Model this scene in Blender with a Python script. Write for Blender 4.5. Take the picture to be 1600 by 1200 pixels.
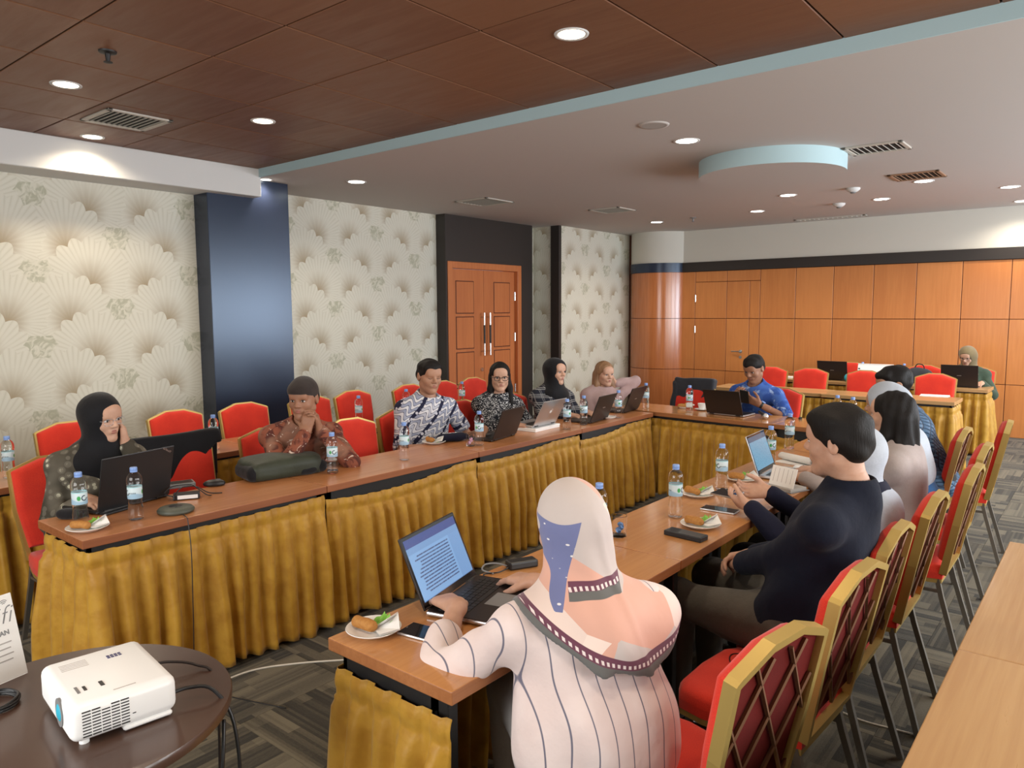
import bpy, bmesh, math, random
import numpy as np
from mathutils import Matrix, Vector

for o in list(bpy.data.objects):
    bpy.data.objects.remove(o)
scene = bpy.context.scene
COL = scene.collection
PI = math.pi

# ------------------------------------------------------------------ camera
FPX, CAM_H = 1160.0, 1.65
YAW, PITCH, ROLL = math.radians(39.3), math.radians(-5.65), math.radians(-0.3)


def cam_axes():
    cy, sy = math.cos(YAW), math.sin(YAW)
    f = Vector((-sy * math.cos(PITCH), cy * math.cos(PITCH), math.sin(PITCH)))
    r = Vector((cy, sy, 0))
    u = r.cross(f)
    r2 = math.cos(ROLL) * r + math.sin(ROLL) * u
    u2 = -math.sin(ROLL) * r + math.cos(ROLL) * u
    return r2, u2, f


AX_R, AX_U, AX_F = cam_axes()
cam_data = bpy.data.cameras.new('camera')
cam_data.sensor_width = 36
cam_data.lens = FPX / 1600 * 36
cam_data.clip_start = 0.05
cam = bpy.data.objects.new('camera', cam_data)
COL.objects.link(cam)
M = Matrix.Identity(4)
for i in range(3):
    M[i][0], M[i][1], M[i][2] = AX_R[i], AX_U[i], -AX_F[i]
M[2][3] = CAM_H
cam.matrix_world = M
scene.camera = cam


def ray(x, y):
    return AX_F + (x - 800) / FPX * AX_R - (y - 600) / FPX * AX_U


def atz(x, y, z):
    d = ray(x, y)
    return Vector((0, 0, CAM_H)) + d * ((z - CAM_H) / d.z)


def atx(x, y, X):
    d = ray(x, y)
    return Vector((0, 0, CAM_H)) + d * (X / d.x)


def aty(x, y, Y):
    d = ray(x, y)
    return Vector((0, 0, CAM_H)) + d * (Y / d.y)


def proj(p):
    v = Vector(p) - Vector((0, 0, CAM_H))
    z = v.dot(AX_F)
    if z < 0.05:
        return None
    return 800 + FPX * v.dot(AX_R) / z, 600 - FPX * v.dot(AX_U) / z


# ------------------------------------------------------------------ world, light, exposure
scene.view_settings.view_transform = 'Standard'
scene.view_settings.look = 'None'
scene.view_settings.gamma = 1
scene.view_settings.use_curve_mapping = False
scene.view_settings.exposure = 0.0
W = bpy.data.worlds.new('sky')
scene.world = W
W.use_nodes = True
W.node_tree.nodes['Background'].inputs[0].default_value = (0.75, 0.85, 1.0, 1)
W.node_tree.nodes['Background'].inputs[1].default_value = 1.0


def area_light(name, loc, rot, sx, sy, power, color):
    l = bpy.data.lights.new(name, 'AREA')
    l.shape = 'RECTANGLE'
    l.size, l.size_y, l.energy, l.color = sx, sy, power, color
    o = bpy.data.objects.new(name, l)
    o.location, o.rotation_euler = loc, rot
    COL.objects.link(o)
    return o


WIN_X = 2.75
WINDOWS = [(0.6, 3.0), (3.4, 5.8), (6.2, 8.6), (9.0, 11.1)]          # glazed bays of the right-hand wall (y ranges)
for (a, b), pw, cl in zip(WINDOWS, (85, 105, 150, 165), ((1.0, 0.985, 0.95), (1.0, 0.985, 0.95), (0.88, 0.94, 1.0), (0.78, 0.88, 1.0))):   # daylight coming in through each bay
    area_light('window_daylight', (WIN_X - 0.05, (a + b) / 2, 1.65), (0, math.radians(82), 0), 1.5, b - a - 0.1, pw, cl)
ADDED_FRONT_WIN = (-3.4, -0.6)                                # unseen bay added behind the camera to brighten the near skirts (x range)
area_light('window_daylight', (-2.0, -1.62, 1.65), (math.radians(-82), 0, PI), 2.7, 1.5, 95, (1.0, 0.985, 0.95))  # added light of the unseen bay behind the camera
LAMP_W = 42.0        # each recessed downlight


# ------------------------------------------------------------------ materials
class S:
    """thin wrapper round a shader socket so that patterns can be written as formulas"""
    def __init__(self, mx, s):
        self.mx, self.s = mx, s

    def __add__(a, b): return a.mx.m('ADD', a, b)
    def __radd__(a, b): return a.mx.m('ADD', b, a)
    def __sub__(a, b): return a.mx.m('SUBTRACT', a, b)
    def __rsub__(a, b): return a.mx.m('SUBTRACT', b, a)
    def __mul__(a, b): return a.mx.m('MULTIPLY', a, b)
    def __rmul__(a, b): return a.mx.m('MULTIPLY', b, a)
    def __truediv__(a, b): return a.mx.m('DIVIDE', a, b)
    def gt(a, b): return a.mx.m('GREATER_THAN', a, b)
    def lt(a, b): return a.mx.m('LESS_THAN', a, b)


class MX:
    def __init__(self, name, color=(0.5, 0.5, 0.5), rough=0.5, metal=0.0, spec=0.5, **kw):
        self.mat = bpy.data.materials.new(name)
        self.mat.use_nodes = True
        self.nt = self.mat.node_tree
        self.b = self.nt.nodes['Principled BSDF']
        self.set('Base Color', color)
        self.set('Roughness', rough)
        self.set('Metallic', metal)
        self.set('Specular IOR Level', spec)
        for k, v in kw.items():
            self.set(k.replace('_', ' '), v)

    def set(self, inp, v):
        i = self.b.inputs[inp]
        if isinstance(v, S):
            self.nt.links.new(v.s, i)
        elif isinstance(v, (tuple, list)):
            i.default_value = tuple(v) + ((1,) if len(v) == 3 and i.type == 'RGBA' else ())
        else:
            i.default_value = v
        return self

    def node(self, t): return self.nt.nodes.new(t)

    def plug(self, sock, v):
        if isinstance(v, S):
            self.nt.links.new(v.s, sock)
        elif isinstance(v, (tuple, list)):
            sock.default_value = tuple(v) + ((1,) if len(v) == 3 and sock.type == 'RGBA' else ())
        else:
            sock.default_value = v

    def m(self, op, *a):
        n = self.node('ShaderNodeMath')
        n.operation = op
        for i, v in enumerate(a):
            self.plug(n.inputs[i], v)
        return S(self, n.outputs[0])

    def coord(self, kind='Object'):
        n = self.node('ShaderNodeTexCoord')
        return S(self, n.outputs[kind])

    def xyz(self, kind='Object'):
        return self.split(self.coord(kind))

    def wpos(self):
        n = self.node('ShaderNodeNewGeometry')
        return self.split(S(self, n.outputs['Position']))

    def split(self, v):
        n = self.node('ShaderNodeSeparateXYZ')
        self.plug(n.inputs[0], v)
        return [S(self, n.outputs[i]) for i in range(3)]

    def comb(self, x, y, z=0.0):
        n = self.node('ShaderNodeCombineXYZ')
        for i, v in enumerate((x, y, z)):
            self.plug(n.inputs[i], v)
        return S(self, n.outputs[0])

    def noise(self, vec, scale=5.0, detail=2.0, rough=0.5, dist=0.0):
        n = self.node('ShaderNodeTexNoise')
        self.plug(n.inputs['Vector'], vec)
        n.inputs['Scale'].default_value = scale
        n.inputs['Detail'].default_value = detail
        n.inputs['Roughness'].default_value = rough
        n.inputs['Distortion'].default_value = dist
        return S(self, n.outputs['Fac'])

    def vor(self, vec, scale=5.0, out='Distance', feature='F1'):
        n = self.node('ShaderNodeTexVoronoi')
        n.feature = feature
        self.plug(n.inputs['Vector'], vec)
        n.inputs['Scale'].default_value = scale
        return S(self, n.outputs[out])

    def white(self, vec):
        n = self.node('ShaderNodeTexWhiteNoise')
        n.noise_dimensions = '3D'
        self.plug(n.inputs['Vector'], vec)
        return S(self, n.outputs['Value'])

    def rand(self):
        return S(self, self.node('ShaderNodeObjectInfo').outputs['Random'])

    def mix(self, f, a, b):
        n = self.node('ShaderNodeMix')
        n.data_type = 'RGBA'
        self.plug(n.inputs[0], f)
        self.plug(n.inputs[6], a)
        self.plug(n.inputs[7], b)
        return S(self, n.outputs[2])

    def step(self, x, lo, hi, a=0.0, b=1.0):
        if isinstance(lo, (int, float)) and isinstance(hi, (int, float)) and lo > hi:
            lo, hi, a, b = hi, lo, b, a
        n = self.node('ShaderNodeMapRange')
        n.clamp = True
        n.interpolation_type = 'SMOOTHSTEP'
        self.plug(n.inputs[0], x)
        for i, v in enumerate((lo, hi, a, b)):
            self.plug(n.inputs[i + 1], v)
        return S(self, n.outputs[0])

    def bump(self, h, dist=0.01, strength=0.5):
        n = self.node('ShaderNodeBump')
        n.inputs['Strength'].default_value = strength
        n.inputs['Distance'].default_value = dist
        self.plug(n.inputs['Height'], h)
        self.set('Normal', S(self, n.outputs[0]))
        return self

    def wrap(self, x, hi, lo):
        return self.m('WRAP', x, hi, lo)


MT = {}


def simple(name, color, rough=0.5, metal=0.0, spec=0.5, **kw):
    MT[name] = MX(name, color, rough, metal, spec, **kw).mat
    return MT[name]


def wood(name, c1, c2, rough=0.35, axis=1, grain=1.0, coat=0.0, spec=0.5, tone=0.0):
    x = MX(name, c1, rough, spec=spec, Coat_Weight=coat, Coat_Roughness=0.12)
    p = x.xyz()
    st = [60 * grain] * 3
    st[axis] = 2.2
    r = x.rand() * 37.0
    v = x.comb(p[0] * st[0] + r, p[1] * st[1] + r, p[2] * st[2] + r)
    n1 = x.noise(v, 1.0, 3.0, 0.6, 0.3)
    st2 = [7 * grain] * 3
    st2[axis] = 0.6
    n2 = x.noise(x.comb(p[0] * st2[0] + r, p[1] * st2[1] + r, p[2] * st2[2] + r), 1.0, 2.0)
    f = x.step(n1 * 0.5 + n2 * 0.5 + (x.rand() - 0.5) * tone, 0.32, 0.68)
    x.set('Base Color', x.mix(f, c1, c2))
    x.set('Roughness', x.step(n1, 0.2, 0.8, rough * 0.9, rough * 1.15))
    MT[name] = x.mat
    return x


def fabric(name, c1, c2=None, rough=0.9, scale=350.0, sheen=0.2, bump=0.0006):
    x = MX(name, c1, rough, spec=0.2, Sheen_Weight=sheen)
    c2 = c2 or tuple(v * 0.75 for v in c1)
    p = x.coord()
    n = x.noise(p, scale, 2.0)
    n2 = x.noise(p, 9.0, 2.0)
    x.set('Base Color', x.mix(x.step(n * 0.6 + n2 * 0.4, 0.35, 0.65), c1, c2))
    x.bump(n, bump, 0.4)
    MT[name] = x.mat
    return x


wood('right_wood', (0.60, 0.285, 0.095), (0.50, 0.215, 0.065), 0.2, axis=0, coat=0.45)
wood('right_edge', (0.42, 0.17, 0.06), (0.33, 0.12, 0.04), 0.4, axis=0)
wood('table_wood', (0.53, 0.225, 0.082), (0.43, 0.165, 0.056), 0.3, axis=0, coat=0.25)
wood('table_edge', (0.33, 0.115, 0.045), (0.25, 0.08, 0.03), 0.4, axis=0)
wood('beech_wood', (0.53, 0.32, 0.135), (0.45, 0.25, 0.10), 0.3, axis=0, coat=0.25)
wood('panel_wood', (0.62, 0.235, 0.065), (0.53, 0.185, 0.048), 0.42, axis=2, grain=0.6, tone=0.25, coat=0.1)
wood('door_wood', (0.60, 0.20, 0.065), (0.52, 0.16, 0.05), 0.4, axis=2, grain=0.5)
wood('ceiling_wood', (0.205, 0.090, 0.044), (0.17, 0.070, 0.034), 0.5, axis=0, grain=0.25, tone=0.5)
x = MX('dark_table', (0.07, 0.036, 0.023), 0.3, Coat_Weight=0.25, Coat_Roughness=0.1)
x.set('Base Color', x.mix(x.noise(x.coord(), 5.0, 2.0), (0.080, 0.041, 0.027), (0.062, 0.031, 0.020)))
MT['dark_table'] = x.mat
simple('joint_dark', (0.10, 0.028, 0.012), 0.7)
simple('ceiling_joint', (0.035, 0.012, 0.006), 0.7)
simple('plaster', (0.52, 0.48, 0.45), 0.85)
simple('plaster_blue', (0.44, 0.60, 0.64), 0.75)
simple('plaster_white', (0.68, 0.68, 0.66), 0.8)
simple('upper_wall', (0.62, 0.59, 0.52), 0.85)
simple('dark_laminate', (0.018, 0.024, 0.046), 0.24, spec=0.65, Specular_Tint=(0.72, 0.84, 1.0))  # specular tint paints the blue of reflected daylight into the laminate
simple('dark_portal', (0.028, 0.022, 0.019), 0.45)
simple('steel', (0.72, 0.72, 0.72), 0.25, 1.0)
simple('brass', (0.75, 0.52, 0.22), 0.3, 1.0)
simple('gold_frame', (0.55, 0.39, 0.12), 0.45, 0.6)
simple('chair_leg_metal', (0.20, 0.18, 0.15), 0.45, 0.6)
simple('lattice_metal', (0.20, 0.095, 0.05), 0.45, 0.3)
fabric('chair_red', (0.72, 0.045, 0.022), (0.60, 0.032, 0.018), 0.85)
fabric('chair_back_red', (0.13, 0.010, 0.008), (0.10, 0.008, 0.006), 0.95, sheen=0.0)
x = MX('skirt_gold', (0.55, 0.30, 0.028), 0.5, spec=0.35, Sheen_Weight=0.15)
n_ = x.noise(x.coord(), 14.0, 3.0)
x.set('Base Color', x.mix(x.step(n_, 0.35, 0.7), (0.50, 0.27, 0.028), (0.40, 0.195, 0.016)))
x.bump(x.noise(x.coord(), 55.0, 2.0), 0.004, 0.35)
MT['skirt_gold'] = x.mat
simple('black_plastic', (0.012, 0.012, 0.013), 0.4)
simple('black_gloss', (0.006, 0.006, 0.008), 0.08)
simple('black_metal', (0.012, 0.011, 0.011), 0.5)
simple('dark_laptop', (0.030, 0.022, 0.020), 0.4, 0.3)
simple('silver', (0.62, 0.62, 0.63), 0.32, 0.85)
simple('white_plastic', (0.88, 0.88, 0.86), 0.35)
simple('white_paper', (0.80, 0.79, 0.76), 0.8)
simple('grey_plastic', (0.20, 0.20, 0.20), 0.5)
simple('porcelain', (0.84, 0.83, 0.80), 0.15)
simple('cable_white', (0.62, 0.58, 0.5), 0.5)
simple('cap_blue', (0.22, 0.36, 0.72), 0.4)
simple('puck_green', (0.075, 0.082, 0.062), 0.5)
simple('vent_metal', (0.52, 0.49, 0.43), 0.5)
simple('vent_brown', (0.30, 0.17, 0.10), 0.6)
simple('speaker_grille', (0.40, 0.375, 0.35), 0.8)
simple('void_black', (0.008, 0.007, 0.006), 0.9)
simple('lip_dark', (0.36, 0.13, 0.10), 0.5)
simple('eye_white', (0.62, 0.58, 0.55), 0.3)
simple('iris', (0.02, 0.012, 0.008), 0.15)
simple('brow', (0.022, 0.015, 0.012), 0.8)
simple('pouch_and_lens_glint', (0.02, 0.36, 0.50), 0.6)
simple('lettuce', (0.22, 0.52, 0.07), 0.5, Subsurface_Weight=0.0)
x = MX('glass', (1, 1, 1), 0.02, Transmission_Weight=1.0, IOR=1.25)
MT['glass'] = x.mat
x = MX('bottle_plastic', (0.98, 0.99, 1.0), 0.02, Transmission_Weight=1.0, IOR=1.06, Coat_Weight=1.0, Coat_Roughness=0.03)
MT['bottle_plastic'] = x.mat
MT['lens'] = MX('lens', (1, 1, 1), 0.3, Emission_Color=(1.0, 0.93, 0.80), Emission_Strength=14.0).mat
MT['lens_warm'] = MX('lens_warm', (1, 1, 1), 0.3, Emission_Color=(1.0, 0.86, 0.64), Emission_Strength=9.0).mat
MT['window_pane'] = MX('window_pane', (0.9, 0.95, 1), 0.0, Transmission_Weight=1.0, IOR=1.0).mat

# fried snack
x = MX('croquette', (0.42, 0.17, 0.03), 0.7)
x.set('Base Color', x.mix(x.noise(x.coord(), 90.0, 3.0), (0.30, 0.10, 0.015), (0.55, 0.27, 0.06)))
x.bump(x.noise(x.coord(), 160.0, 2.0), 0.003, 0.8)
MT['croquette'] = x.mat

# carpet: planks of unequal length and tone, run along the tile's own x axis
x = MX('carpet', (0.1, 0.09, 0.07), 0.95, spec=0.15, Sheen_Weight=0.1)
p = x.xyz()
r = x.rand() * 91.0
row = x.m('FLOOR', p[1] * 18.0 + 200.0)
w1 = x.white(x.comb(row, r, 1.0))
seg = x.m('FLOOR', p[0] * (3.0) + w1 * 7.0 + 60.0)
tone = x.white(x.comb(row, seg, r))
row2 = x.m('FLOOR', p[1] * 72.0 + 300.0)
t2 = x.white(x.comb(row2, r, 4.0))
fib = x.noise(x.comb(p[0] * 60.0, p[1] * 420.0, r), 1.0, 2.0)
f = x.step(tone * 0.6 + t2 * 0.25 + fib * 0.3, 0.25, 0.95)
c = x.mix(f, (0.030, 0.026, 0.018), (0.150, 0.128, 0.085))
x.set('Base Color', c)
x.bump(fib, 0.003, 0.5)
MT['carpet'] = x.mat


# wallpaper: overlapping fan palms, printed flat
def wallpaper(name, along):
    x = MX(name, (0.6, 0.58, 0.48), 0.6, spec=0.35)
    P = x.wpos()
    u, v = P[along], P[2]
    U, V = 1.28, 0.61
    leaf = x.noise(x.comb(u * 6.0 + v * 14.0, v * 9.0 - u * 20.0 + x.noise(x.comb(u, v), 3.0) * 5.0, 0.3), 1.0, 2.0, 0.6, 1.0)
    col = x.mix(x.step(leaf, 0.38, 0.62), (0.47, 0.465, 0.35), (0.68, 0.66, 0.55))
    best = -9.0
    for (ou, ov) in ((0.10, 0.05), (0.56, 0.05), (0.74, 0.355), (1.20, 0.355)):
        du = x.wrap(u - ou + 50 * U, U / 2, -U / 2)
        dv = x.wrap(v - ov + 20 * V, 0.50, -0.11)
        th = x.m('ARCTAN2', du, dv)
        rr = x.m('SQRT', du * du + dv * dv * 0.85)
        lobes = x.m('ABSOLUTE', x.m('SINE', th * 9.5 + 1.57))
        R = 0.228 + lobes * 0.045 + x.step(dv, -0.1, 0.25) * 0.105
        mask = rr.lt(R)
        t = rr / R
        lines = x.m('POWER', x.m('ABSOLUTE', x.m('SINE', th * 26.0)), 0.35)
        shade = x.step(t, 0.0, 0.70)
        fan = x.mix(shade, (0.39, 0.315, 0.205), (0.71, 0.69, 0.59))
        fan = x.mix((1.0 - lines) * x.step(t, 0.35, 0.9) * 0.6, fan, (0.47, 0.44, 0.32))
        take = mask * dv.gt(best) if not isinstance(best, float) else mask
        col = x.mix(take, col, fan)
        best = (x.m('MULTIPLY', take, dv) + (1.0 - take) * best)
    x.set('Base Color', col)
    MT[name] = x.mat


wallpaper('wallpaper', 1)


# ------------------------------------------------------------------ mesh helpers
class MB:
    def __init__(self):
        self.v, self.f, self.mi, self.cur = [], [], [], 0

    def mat(self, i):
        self.cur = i
        return self

    def add(self, vs, fs, T=None):
        n = len(self.v)
        for p in vs:
            p = Vector(p)
            self.v.append(tuple(T @ p) if T is not None else tuple(p))
        for f in fs:
            self.f.append(tuple(i + n for i in f))
            self.mi.append(self.cur)
        return self

    def box(self, lo, hi, T=None):
        x0, y0, z0 = lo
        x1, y1, z1 = hi
        vs = [(x0, y0, z0), (x1, y0, z0), (x1, y1, z0), (x0, y1, z0), (x0, y0, z1), (x1, y0, z1), (x1, y1, z1), (x0, y1, z1)]
        return self.add(vs, [(0, 3, 2, 1), (4, 5, 6, 7), (0, 1, 5, 4), (1, 2, 6, 5), (2, 3, 7, 6), (3, 0, 4, 7)], T)

    def rbox(self, lo, hi, r=0.004, seg=2, T=None, zonly=False):
        bm = bmesh.new()
        bmesh.ops.create_cube(bm, size=1)
        for v in bm.verts:
            v.co = Vector([lo[i] + (v.co[i] + 0.5) * (hi[i] - lo[i]) for i in range(3)])
        es = bm.edges[:]
        if zonly:
            es = [e for e in es if abs(e.verts[0].co.z - e.verts[1].co.z) > 1e-6]
        bmesh.ops.bevel(bm, geom=es, offset=r, segments=seg, profile=0.5, affect='EDGES')
        bm.verts.index_update()
        self.add([v.co.copy() for v in bm.verts], [[v.index for v in f.verts] for f in bm.faces], T)
        bm.free()
        return self

    def prism(self, poly, z0, z1, T=None):
        n = len(poly)
        vs = [(p[0], p[1], z0) for p in poly] + [(p[0], p[1], z1) for p in poly]
        fs = [tuple(range(n - 1, -1, -1)), tuple(range(n, 2 * n))]
        fs += [(i, (i + 1) % n, n + (i + 1) % n, n + i) for i in range(n)]
        return self.add(vs, fs, T)

    def lathe(self, prof, n=24, T=None, cap=True):
        vs, fs = [], []
        k = len(prof)
        for i in range(n):
            a = 2 * PI * i / n
            for (r, z) in prof:
                vs.append((r * math.cos(a), r * math.sin(a), z))
        for i in range(n):
            j = (i + 1) % n
            for q in range(k - 1):
                fs.append((i * k + q, j * k + q, j * k + q + 1, i * k + q + 1))
        if cap:
            fs.append(tuple(i * k for i in range(n - 1, -1, -1)))
            fs.append(tuple(i * k + k - 1 for i in range(n)))
        return self.add(vs, fs, T)

    def cyl(self, a, b, r, n=12, r2=None):
        a, b = Vector(a), Vector(b)
        d = b - a
        T = Matrix.Translation(a) @ d.to_track_quat('Z', 'Y').to_matrix().to_4x4()
        return self.lathe([(r, 0), (r if r2 is None else r2, d.length)], n, T)

    def tube(self, pts, r, n=8, sq=False):
        pts = [Vector(p) for p in pts]
        vs, fs = [], []
        up = None
        for i, p in enumerate(pts):
            d = (pts[min(i + 1, len(pts) - 1)] - pts[max(i - 1, 0)]).normalized()
            if up is None:
                up = Vector((0, 0, 1)) if abs(d.z) < 0.9 else Vector((1, 0, 0))
            s = d.cross(up).normalized()
            up = s.cross(d).normalized()
            rr = r[i] if isinstance(r, (list, tuple)) else r
            for k in range(n):
                a = 2 * PI * (k + (0.5 if sq else 0)) / n
                vs.append(p + s * math.cos(a) * rr + up * math.sin(a) * rr)
        for i in range(len(pts) - 1):
            for k in range(n):
                fs.append((i * n + k, i * n + (k + 1) % n, (i + 1) * n + (k + 1) % n, (i + 1) * n + k))
        fs.append(tuple(range(n - 1, -1, -1)))
        fs.append(tuple((len(pts) - 1) * n + k for k in range(n)))
        return self.add(vs, fs)

    def sphere(self, c, r, n=12, m=8, T=None):
        r = r if isinstance(r, (tuple, list)) else (r, r, r)
        vs, fs = [(0, 0, -1)], []
        for j in range(1, m):
            t = -PI / 2 + PI * j / m
            for i in range(n):
                a = 2 * PI * i / n
                vs.append((math.cos(t) * math.cos(a), math.cos(t) * math.sin(a), math.sin(t)))
        vs.append((0, 0, 1))
        for i in range(n):
            fs.append((0, 1 + (i + 1) % n, 1 + i))
            fs.append((len(vs) - 1, 1 + (m - 2) * n + i, 1 + (m - 2) * n + (i + 1) % n))
        for j in range(m - 2):
            for i in range(n):
                a, b = 1 + j * n + i, 1 + j * n + (i + 1) % n
                fs.append((a, b, b + n, a + n))
        vs = [(c[0] + v[0] * r[0], c[1] + v[1] * r[1], c[2] + v[2] * r[2]) for v in vs]
        return self.add(vs, fs, T)

    def mesh(self, name, mats, smooth=False, auto=None):
        me = bpy.data.meshes.new(name)
        me.from_pydata(self.v, [], self.f)
        for m in (mats if isinstance(mats, (list, tuple)) else [mats]):
            me.materials.append(MT[m])
        if max(self.mi, default=0):
            me.polygons.foreach_set('material_index', self.mi)
        if smooth:
            me.polygons.foreach_set('use_smooth', [True] * len(self.f))
            if auto is not None:
                me.set_sharp_from_angle(angle=math.radians(auto))
        me.update()
        return me

    def build(self, name, mats, parent=None, smooth=False, auto=None):
        return link(name, self.mesh(name, mats, smooth, auto), parent)


def link(name, me, parent=None, loc=None, rot=None):
    o = bpy.data.objects.new(name, me)
    COL.objects.link(o)
    if parent is not None:
        o.parent = parent
    if loc is not None:
        o.location = loc
    if rot is not None:
        o.rotation_euler = rot
    return o


def tag(o, label, cat, group=None):
    o['label'], o['category'] = label, cat
    if group:
        o['group'] = group
    return o


def thing(name, label, cat, loc=(0, 0, 0), rotz=0.0, group=None):
    o = bpy.data.objects.new(name, None)
    COL.objects.link(o)
    o.empty_display_size = 0.1
    o.location, o.rotation_euler = loc, (0, 0, rotz)
    return tag(o, label, cat, group)


def struct(o):
    o['kind'] = 'structure'
    return o


def copy_tree(o, parent=None):
    c = o.copy()
    COL.objects.link(c)
    if parent is not None:
        c.parent = parent
    for ch in o.children:
        copy_tree(ch, c)
    return c


def Tm(loc=(0, 0, 0), rz=0.0, rx=0.0, ry=0.0):
    return Matrix.Translation(loc) @ Matrix.Rotation(rz, 4, 'Z') @ Matrix.Rotation(ry, 4, 'Y') @ Matrix.Rotation(rx, 4, 'X')


# ------------------------------------------------------------------ the room
ZH, ZL, YC = 3.0, 2.92, 4.07           # wood ceiling, plaster ceiling, edge between them
BWY, FWY = 11.3, -1.7                  # back wall, wall behind the camera
XW, XN, XF = -7.12, -6.78, -6.62       # left wall: middle bay, near bay, far bay
COLX = -6.54

# floor: a base with square carpet tiles, each a quarter turn from the next
fl = struct(MB().box((-7.3, FWY, -0.10), (WIN_X, BWY + 0.3, -0.008)).build('floor', 'void_black'))
ts = 0.5
tile_me = MB().rbox((-ts / 2 + .0005, -ts / 2 + .0005, -0.008), (ts / 2 - .0005, ts / 2 - .0005, 0.0), 0.001, 1).mesh('carpet_tile', 'carpet')
cand = []
for i in range(-15, 6):
    for j in range(-4, 24):
        c = (i * ts + 0.1, j * ts + 0.25, 0)
        q = [proj((c[0] + a * ts / 2, c[1] + b * ts / 2, 0)) for a in (-1, 1) for b in (-1, 1)]
        vis = any(p and -60 < p[0] < 1660 and 480 < p[1] < 1290 for p in q)
        inside = c[0] > -7.3 and c[0] < WIN_X and FWY < c[1] < BWY + .3
        if inside:
            cand.append((not vis, c[0] ** 2 + c[1] ** 2, c, (i + j) % 2))
cand.sort(key=lambda t: (t[0], t[1]))
for vis, d, c, k in cand[:290]:
    link('carpet_tile', tile_me, fl, c, (0, 0, k * PI / 2))
rest = MB()
for vis, d, c, k in cand[290:]:
    rest.box((c[0] - ts / 2, c[1] - ts / 2, -0.008), (c[0] + ts / 2, c[1] + ts / 2, 0))
if rest.v:
    ro = rest.build('carpet_field', 'carpet', fl)
    ro['kind'] = 'stuff'

# wood-tiled ceiling
ce = struct(MB().box((-7.3, FWY, ZH + 0.012), (WIN_X, YC, ZH + 0.1)).build('ceiling', 'ceiling_joint'))
px_, py_ = 0.665, 0.642
tl = MB().rbox((-px_ / 2 + .005, -py_ / 2 + .005, 0), (px_ / 2 - .005, py_ / 2 - .005, 0.012), 0.003, 1).mesh('ceiling_tile', 'ceiling_wood')
for i in range(-5, 10):
    for j in range(-8, 2):
        cx, cy = -3.82 + (i + .5) * px_, 3.455 + (j - .5) * py_
        if cx - px_ / 2 < WIN_X and cy > FWY and cx > -6.9:
            if j == 1:
                cy = (3.455 + YC) / 2
            link('ceiling_tile', tl, ce, (cx, cy, ZH))
# plaster ceiling with its blue-painted edge, beam and round drop
struct(MB().box((-7.3, YC, ZL), (WIN_X, BWY + 0.3, ZH + 0.1)).build('ceiling', 'plaster'))
struct(MB().box((-6.42, YC - 0.012, ZL), (WIN_X, YC, ZH + 0.002)).build('trim_1', 'plaster_blue'))
struct(MB().rbox((-6.80, FWY, 2.74), (-6.41, YC + 0.01, ZH), 0.006, 1).build('trim_2', 'plaster_white'))
dn, df = atz(1235, 263, 2.785), atz(1185, 294, 2.785)
dl, dr = atz(1085, 276, 2.785), atz(1318, 272, 2.785)
dc = (dl + dr) / 2
drad = 0.60
ring = MB()
ring.lathe([(drad, 2.785), (drad, ZL + .001)], 64, Tm((dc.x, dc.y + .05, 0)))
for k, f in enumerate(ring.f):
    ring.mi[k] = 0 if len(f) == 4 else 1
struct(ring.build('trim_3', ['plaster_blue', 'plaster'], smooth=True, auto=40))

# left wall: near bay, dark column, middle bay with the door portal, far bay
struct(MB().box((-7.3, FWY, 0), (XN, 3.62, ZH)).build('wall_left', 'wallpaper'))
cy0, cy1 = atx(332, 500, COLX).y, atx(457, 500, COLX).y
struct(MB().rbox((-7.3, cy0, 0), (COLX, cy1, ZL), 0.004, 1).build('trim_4', 'dark_laminate'))
py0, py1 = atx(699, 500, -6.95).y, atx(832, 500, -6.95).y
struct(MB().box((-7.3, cy1, 0), (XW, py0 + .1, ZL)).build('wall_left', 'wallpaper'))
struct(MB().box((-7.3, py1, 0), (XW, 9.4, ZL)).build('wall_left', 'wallpaper'))
PX = -6.95
ry = 9.24
wr = struct(MB().box((-7.3, ry, 0), (XF, BWY + .3, ZL)).build('wall_left', 'wallpaper'))
xt = aty(862, 500, ry).x
struct(MB().rbox((xt, ry - .03, 0), (XF + .012, ry + .03, ZL), 0.003, 1).build('trim_5', 'dark_portal'))
MTw = wallpaper('wallpaper_return', 0)
wr.data.materials.append(MT['wallpaper_return'])
for pg in wr.data.polygons:
    if abs(pg.normal.y) > .9:
        pg.material_index = 1
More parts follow.
